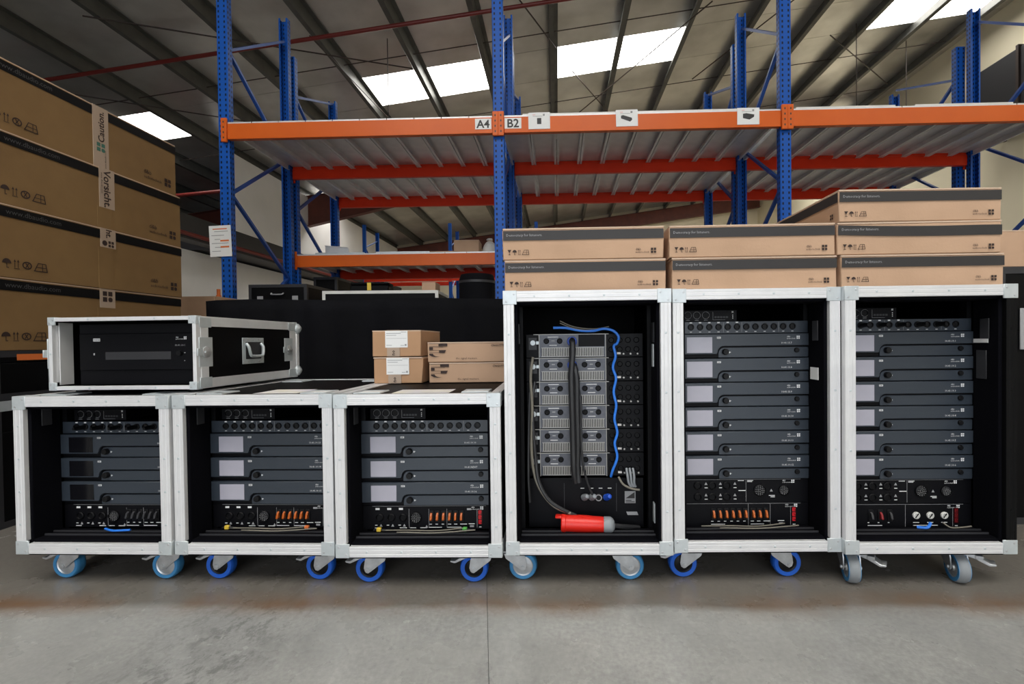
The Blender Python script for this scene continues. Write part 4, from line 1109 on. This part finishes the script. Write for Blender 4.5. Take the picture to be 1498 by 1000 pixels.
clip(2, -.165, .172, M_yellow, 'yellow cable tag lying in the low case second from left')
clip(2, .135, .172, M_orlabel, 'orange cable tag lying in the low case second from left')
clip(3, -.17, .172, M_yellow, 'yellow cable tag lying in the low case under the small cartons')
t_ = clip(3, .14, .172, M_green, 'green cable tag lying in the low case under the small cartons')

# ------------------------------------------------------------------ rack-mount case on top of the low cases
W2, D2c, H2 = .566, .65, .268
rc = flight_case('low flight case with open front, standing on top of the two leftmost cases', (-1.598, 1.715, .6885), R(-1.2), W2, D2c, H2, None, zb=.0, fw=.014, base=False, name='flight_case', riv_n=(2, 1))
for s_ in (-1, 1):
    for y in (.06, D2c-.06): pass
obj('inner_rail', MB().box(-.268,-.262,    .022,.07,.018,H2-.018), M_galv, rc); obj('inner_rail', MB().box(.262,.268,.022,.07,.018,H2-.018), M_galv, rc)
# side hardware: handle dish with handle, two butterfly latches, wide side edge strips
def butterfly(parent, y, z, sx=1):
    x = W2/2*sx
    b = obj('butterfly_latch', MB().box(x, x+.003*sx, y-.033, y+.033, z-.055, z+.055).mesh('butterfly_latch', .006 if 0 else .001), M_zinc, parent) if sx > 0 else obj('butterfly_latch', MB().box(x-.003, x, y-.033, y+.033, z-.055, z+.055).mesh('butterfly_latch', .001), M_zinc, parent)
    obj('latch_drum', MB().lathe([(.021,0),(.021,.007),(.017,.009),(0,.009)], 'x', (x, y, z), 18, closed=False).mesh('latch_drum') if sx > 0 else MB().lathe([(.021,0),(.021,-.007),(.017,-.009),(0,-.009)], 'x', (x, y, z), 18, closed=False).mesh('latch_drum'), M_steel, b)
    obj('thumb_turn', MB().box(*sorted((x+.008*sx, x+.014*sx)), y-.016, y+.016, z-.004, z+.004).mesh('thumb_turn', .001), M_steel, b)
    obj('latch_tongue', MB().box(*sorted((x+.002*sx, x+.007*sx)), y-.045, y-.02, z-.014, z+.014).mesh('latch_tongue', .001), M_zinc, b)
butterfly(rc, .045, .135); butterfly(rc, .575, .135)
butterfly(rc, .03, .135, -1)
x = W2/2
h = obj('handle_dish', MB().box(x,x+.003,.245,.385,.08,.19).mesh('handle_dish', .001), M_zinc, rc)
obj('dish_well', MB().box(x+.003,x+.0036,.265,.365,.10,.172), M_dark, h)
obj('handle_grip', MB().tube([(x+.004,.268,.165),(x+.015,.268,.150),(x+.018,.275,.118),(x+.018,.29,.112),(x+.018,.34,.112),(x+.018,.355,.118),(x+.015,.362,.150),(x+.004,.362,.165)], .006), M_zinc, h)
def hrv():
    mb = MB()
    for y in (.253,.28,.315,.35,.377):
        for z in (.088,.182): mb.lathe([(.004,.003),(.0035,.0045),(0,.005)], 'x', (x,y,z), 8, closed=False)
    return mb.mesh('rivets')
obj('rivets', hrv(), M_steel, h, kind='stuff')
for y in (.022, D2c-.062):
    obj('side_strip', MB().box(x,x+.002,y,y+.036,.03,H2-.03), M_alu, rc)
for z in (.003, H2-.037):
    obj('side_strip', MB().box(x,x+.002,.03,D2c-.03,z,z+.034), M_alu, rc)
for (y, z) in ((.012,.0),(.012,H2-.045),(D2c-.075,.0),(D2c-.075,H2-.045)):
    o = obj('corner_brace', MB().box(x+.002,x+.0045,y,y+.06,z+.004,z+.041).mesh('corner_brace', .001), M_zinc, rc)
def ball(yy, zz):
    mb = MB()
    for k in range(1): mb.lathe([(0,-.026),(.015,-.024),(.025,-.010),(.028,0),(.025,.010),(.015,.024),(0,.026)], 'z', (x-.008, yy, zz), 16, closed=False)
    return mb.mesh('ball_corner')
for z in (.03, H2-.03): obj('ball_corner', ball(D2c+.004, z), M_zinc, rc)
obj('rear_lid_edge', MB().box(x-.02,x+.004,D2c-.008,D2c+.016,.03,H2-.03).mesh('rear_lid_edge', .003), M_alu, rc)
for (fx_, fy_) in ((-.22,.06),(.22,.06),(-.22,D2c-.06),(.22,D2c-.06)):
    obj('rubber_foot', cached('rf', lambda: MB().cyl(.018,-.0095,.001,'z',(0,0,0),14).mesh('rubber_foot')), M_black, rc, (fx_, fy_, 0))
# unit inside
cx, cy = -1.598, 1.715
a = R(-1.2)
def in_rc(lx_, ly_, z): return (cx+lx_*math.cos(a)-ly_*math.sin(a), cy+lx_*math.sin(a)+ly_*math.cos(a), z)
t = thing('rack_processor', 'black rack unit with small white badge inside the low flight case on top', 'rack unit', in_rc(0,.075,.702), a)
obj('face_plate', MB().box(-hw,hw,0,.004,.0,.232).mesh('face_plate', .001), M_panel, t)
obj('front_cover', MB().box(-.235,.235,-.008,0,.055,.195).mesh('front_cover', .002), M_panel, t)
obj('chassis', MB().box(-.216,.216,.004,.42,.003,.228), M_panel, t)
obj('status_window', MB().box(-.13,.13,-.0095,-.008,.095,.125).mesh('status_window', .001), M_dark, t)
pr('model_badge', MB().quad(0,.028,0,.011), M_white, t, (-.178,-.0088,.166))
text('DS100', .0095, M_stripe, t, (-.1765,-.0092,.168), 'F', 'LEFT', True)
pr('logo', logo4(.011), M_white, t, (.182,-.0088,.170)); text('d&b', .0075, M_white, t, (.150,-.0088,.176), 'F'); text('audiotechnik', .0058, M_white, t, (.150,-.0088,.170), 'F')
text('10.41.10.1', .010, M_greyprint, t, (.146,-.0088,.145), 'F')
obj('control_knob', MB().lathe([(.009,0),(.009,-.012),(0,-.012)], 'y', (.168,-.008,.118), 16, closed=False).mesh('control_knob'), M_black, t)
pr('status_marks', MB().quad(0,.006,0,.003), M_greyprint, t, (.182,-.0088,.118))
pr('status_marks', MB().quad(0,.006,0,.008), M_greyprint, t, (-.178,-.0088,.113))
pr('status_marks', MB().quad(0,.004,0,.003), M_greyprint, t, (.182,-.0088,.088))

# ------------------------------------------------------------------ small cartons on the third low case
t3 = .12+HS
def parcel(z, lab, rot):
    w, d, h = .212, .30, .113
    t = carton('small_carton', lab, (-.686, 2.04+d/2, z), R(rot), w, d, h, M_carton3, 'parcels with address labels', jitter=.003)
    y = -d/2-.0035
    pr('address_label', MB().quad(-.049,.049,.038,.110), M_paper, t, (.0, y, 0))
    pr('label_print', MB().quad(-.044,.02,.098,.1005).quad(-.044,.0,.090,.092).quad(-.044,.044,.077,.078).quad(-.044,-.02,.047,.049).quad(.018,.034,.046,.048).quad(.036,.044,.045,.053).quad(.02,.044,.1035,.1055), M_greyprint, t, (0, y-.0006, 0))
    obj('tape_strip', MB().box(-.042,.014,-d/2-.0032,-d/2-.001,0,h), M_tape, t)
    text('no', .022, M_ink, t, (-.008, y-.0004, .004), 'F', 'LEFT', True, R(90))
    return t
parcel(t3+.001, 'small brown parcel with white address label, lower of the two on the case', 0)
parcel(t3+.1165, 'small brown parcel with white address label, upper of the two on the case', -1.5)
def signal_box(z, lab, xoff):
    w, d, h = .335, .22, .087
    t = carton('small_carton', lab, (-.392+xoff, 2.045+d/2, z), R(1.0), w, d, h, M_carton, 'cartons with bar emblem', jitter=.001)
    y = -d/2-.0035
    e = MB()
    e.quad(.040,.078,.068,.080); e.quad(0,.040,.0785,.080); e.quad(0,.040,.068,.0695)
    e.quad(0,.016,.053,.066); e.quad(.016,.060,.0645,.066)
    e.poly([(.042,.040),(.066,.040),(.073,.052),(.042,.052)]); e.quad(0,.042,.040,.0415); e.quad(0,.042,.0505,.052)
    e.poly([(.0,.037),(.0,.031),(.012,.025),(.028,.0225),(.046,.024),(.028,.0255),(.018,.031),(.016,.037)])
    pr('emblem', e, M_ink, t, (-w/2+.008, y, 0))
    text('the signal masters.', .0125, M_ink, t, (-.045, y, .012), 'F')
    text('CNGUTTE', .0125, M_ink, t, (w/2-.062, y, .066), 'F', 'LEFT', True)
    return t
signal_box(t3+.001, 'long brown carton with dark bar emblem, lower of the pair', .006)
signal_box(t3+.0895, 'long brown carton with dark bar emblem, upper of the pair', .0)

# ------------------------------------------------------------------ black curtain and things behind it
def curtain():
    n, mrow = 160, 14
    vs = []; fs = []
    x0, x1 = -2.58, 3.0
    for j in range(mrow+1):
        z = .02+(1.165-.02)*j/mrow
        for i in range(n+1):
            x = x0+(x1-x0)*i/n
            y = 3.45+.018*math.sin(x*23+1.5*math.sin(x*3.1))*(1.1-.5*j/mrow)+.012*math.sin(x*9.5+z*2)
            zz = z+(.006*math.sin(x*5)+(.012*max(0, min(1, (-x-.2)/2)))) * (j/mrow)
            vs.append((x, y, zz))
    for j in range(mrow):
        for i in range(n): fs.append((j*(n+1)+i, j*(n+1)+i+1, (j+1)*(n+1)+i+1, (j+1)*(n+1)+i))
    me = MB().add(vs, fs).mesh('curtain')
    return me
t = thing('drape_screen', 'long black cloth screen hung behind the row of cases', 'curtain', (0, 3.45, 0))
cu = obj('cloth', curtain(), M_curtain, t, (0,-3.45,0)); md = cu.modifiers.new('thickness', 'SOLIDIFY'); md.thickness = .004
for xx in (-2.5, -.9, .9, 2.9):
    obj('support_post', MB().cyl(.018, .0, 1.14, 'z', (xx, .06, 0), 12).box(xx-.12, xx+.12, -.03, .15, 0, .006), M_dark, t)
obj('top_rail', MB().cyl(.014, -2.58, 3.0, 'x', (0,.06,1.13), 12), M_dark, t)

def trunk(label, loc, w, d, h, rotz=0, edge=M_dark, name='storage_trunk', cat='trunk'):
    t = thing(name, label, cat, loc, rotz)
    obj('body', MB().box(-w/2+.003,w/2-.003,-d/2+.003,d/2-.003,.003,h*.75).mesh('body', .002), M_ply, t)
    obj('lid', MB().box(-w/2+.003,w/2-.003,-d/2+.003,d/2-.003,h*.75+.004,h-.003).mesh('lid', .002), M_ply, t)
    for sx in (-1,1):
        for sy in (-1,1):
            obj('edge_profile', MB().box(*sorted((sx*w/2, sx*(w/2-.03))), *sorted((sy*d/2, sy*(d/2-.03))), 0, h), edge, t)
    for sy in (-1,1):
        for z in (0, h-.03):
            obj('edge_profile', MB().box(-w/2+.03,w/2-.03,*sorted((sy*d/2, sy*(d/2-.03))),z,z+.03), edge, t)
    for sx in (-1,1):
        for z in (0, h-.03):
            obj('edge_profile', MB().box(*sorted((sx*w/2, sx*(w/2-.03))),-d/2+.03,d/2-.03,z,z+.03), edge, t)
    hd = obj('handle', MB().tube([(-.06,-d/2-.004,h*.88),(-.05,-d/2-.02,h*.86),(.05,-d/2-.02,h*.86),(.06,-d/2-.004,h*.88)], .007), M_greyprint, t)
    for sx in (-1,1):
        obj('latch', MB().box(sx*w*.3-.03,sx*w*.3+.03,-d/2-.006,-d/2,h*.68,h*.84).mesh('latch', .002), M_greyprint, t)
    return t
trunk('black trunk standing under the racking, lower one behind the screen at left', (-2.83,5.14,0), .60, .7, .72)
trunk('black trunk with pale handle on top of another, beside the second blue post', (-2.83,5.14,.722), .60, .7, .74)
trunk('black upright trunk just right of the second blue post', (-2.93,6.25,0), .30, .5, 1.70)
trunk('small black trunk next to the upright one behind the screen', (-2.48,6.25,0), .3, .5, 1.48)
trunk('black flight case with white edges behind the screen, below the low shelf', (-1.78,5.05,0), 1.15, .6, 1.38, R(3), M_board)
t = thing('tool_box', 'black tool box with a yellow latch on the white-edged case', 'tool box', (-1.98,5.1,1.382), R(4))
obj('body', MB().box(-.2,.2,-.1,.1,0,.085).mesh('body', .01), M_ply, t); obj('lid', MB().box(-.2,.2,-.1,.1,.088,.115).mesh('lid', .01), M_ply, t); obj('latch', MB().box(-.02,.02,-.108,-.1,.03,.11), M_yellow, t)
t = thing('fabric_roll', 'large black wrapped roll behind the screen, left of the centre post', 'roll', (-.84,5.05,0))
obj('roll', MB().lathe([(.0,0),(.17,0),(.19,.02),(.19,1.50),(.17,1.56),(.05,1.57),(0,1.57)], 'z', (0,0,0), 28, closed=False).mesh('roll'), M_curtain, t)
for z in (.4, 1.1, 1.48): obj('strap', MB().lathe([(.191,z-.012),(.194,z-.012),(.194,z+.012),(.191,z+.012)], 'z', (0,0,0), 28).mesh('strap'), M_dark, t)
carton('carton', 'small tan carton on the white-edged case, left of the black roll', (-1.33,5.05,1.382), 0, .14, .2, .10)
carton('carton', 'pale tan carton between the large cartons and the leftmost post', (-3.22,4.2,1.02), 0, .62, .4, .25, M_carton)
trunk('black trunk supporting the pale tan carton near the leftmost post', (-3.22,4.2,0), .64, .5, 1.018)
t = thing('marker_cone', 'small orange marker stick in front of the leftmost post', 'marker', (-2.93,4.08,1.271))
obj('stick', MB().cyl(.014,0.0,.065,'z',(0,0,0),10).cyl(.02,0,.012,'z',(0,0,0),10), M_orlabel, t)

# low shelf contents
zs = 1.9085+.0265
carton('carton', 'plain pale carton on the low shelf beside the white bag', (-1.115,6.05,zs), R(2), .31, .28, .185, M_carton)
carton('carton', 'flat brown carton lying on the low shelf', (-1.45,5.98,zs), R(-3), .42, .3, .035, M_carton3)
def bag():
    mb = MB(); prof = [(.0,.0),(.07,.0),(.085,.03),(.088,.09),(.075,.135),(.045,.165),(.028,.18),(.04,.2),(.03,.215),(0,.215)]
    mb.lathe(prof, 'z', (0,0,0), 18, closed=False)
    mb.v = [(x*(1+.14*math.sin(7*z*20+x*40)), y*(1+.12*math.sin(z*90+y*50)), z) for x, y, z in mb.v]
    return mb.mesh('bag')
t = thing('plastic_bag', 'white knotted plastic bag on the low shelf beside the centre post', 'bag', (-.83,6.0,zs))
obj('bag', bag(), M_bag, t); obj('bag_tie', MB().lathe([(.026,.176),(.034,.176),(.034,.186),(.026,.186)], 'z', (0,0,0), 16).mesh('bag_tie'), M_carton3, t)
for k, (x0, x1, z, lab) in enumerate(((-2.2,-1.55,0,'white flat panel lying on the low shelf'),(-2.95,-2.35,0,'grey flat panel at the left end of the low shelf'))):
    t = thing('flat_board', lab, 'board', ((x0+x1)/2,5.95,zs), R(1.5))
    obj('panel', MB().box(-(x1-x0)/2,(x1-x0)/2,-.14,.5,0,.03).mesh('panel', .002), M_board if k == 0 else M_galv, t)
    obj('edge_strip', MB().box(-(x1-x0)/2,(x1-x0)/2,-.15,-.141,0,.034), M_zinc, t)
t = thing('steel_sheet', 'grey steel sheet leaning at the left end of the low shelf', 'sheet', (-2.93,6.3,zs), R(8))
obj('sheet', MB().prism([(-.13,0),(.2,0),(.16,.2),(-.13,.22)], 'y', 0, .02), M_galv, t); obj('folded_edge', MB().prism([(-.13,.21),(.16,.19),(.16,.2),(-.13,.22)], 'y', -.02, 0), M_galv, t)

# right of the row: black case with a tan carton
trunk('tall black trunk at the right edge of the picture', (2.28,2.5,0), .60, .6, 1.158)
carton('carton', 'pale tan carton on the tall black trunk at the right edge', (2.2,2.42,1.16), R(2), .44, .4, .165, M_carton)

# left: black road cases under the big cartons
t = trunk('black road case with a bright top edge strip at the lower left', (-2.93,2.735,0), .66, 1.2, .60, 0, M_dark)
obj('top_strip', MB().box(.33,.332,-.6,.6,.55,.598), M_zinc, t)
t = trunk('shallow black road case carrying the large cartons at left', (-2.93,2.735,.602), .66, 1.2, .231, 0, M_dark)
b = obj('butterfly_latch', MB().box(.33,.334,-.36,-.28,.04,.15).mesh('butterfly_latch', .001), M_zinc, t)
obj('latch_drum', MB().lathe([(.025,0),(.025,.009),(0,.011)], 'x', (.334,-.32,.10), 16, closed=False).mesh('latch_drum'), M_steel, b)
obj('warning_sticker', MB().box(.330,.3312,-.50,-.36,.185,.215), M_orlabel, t)
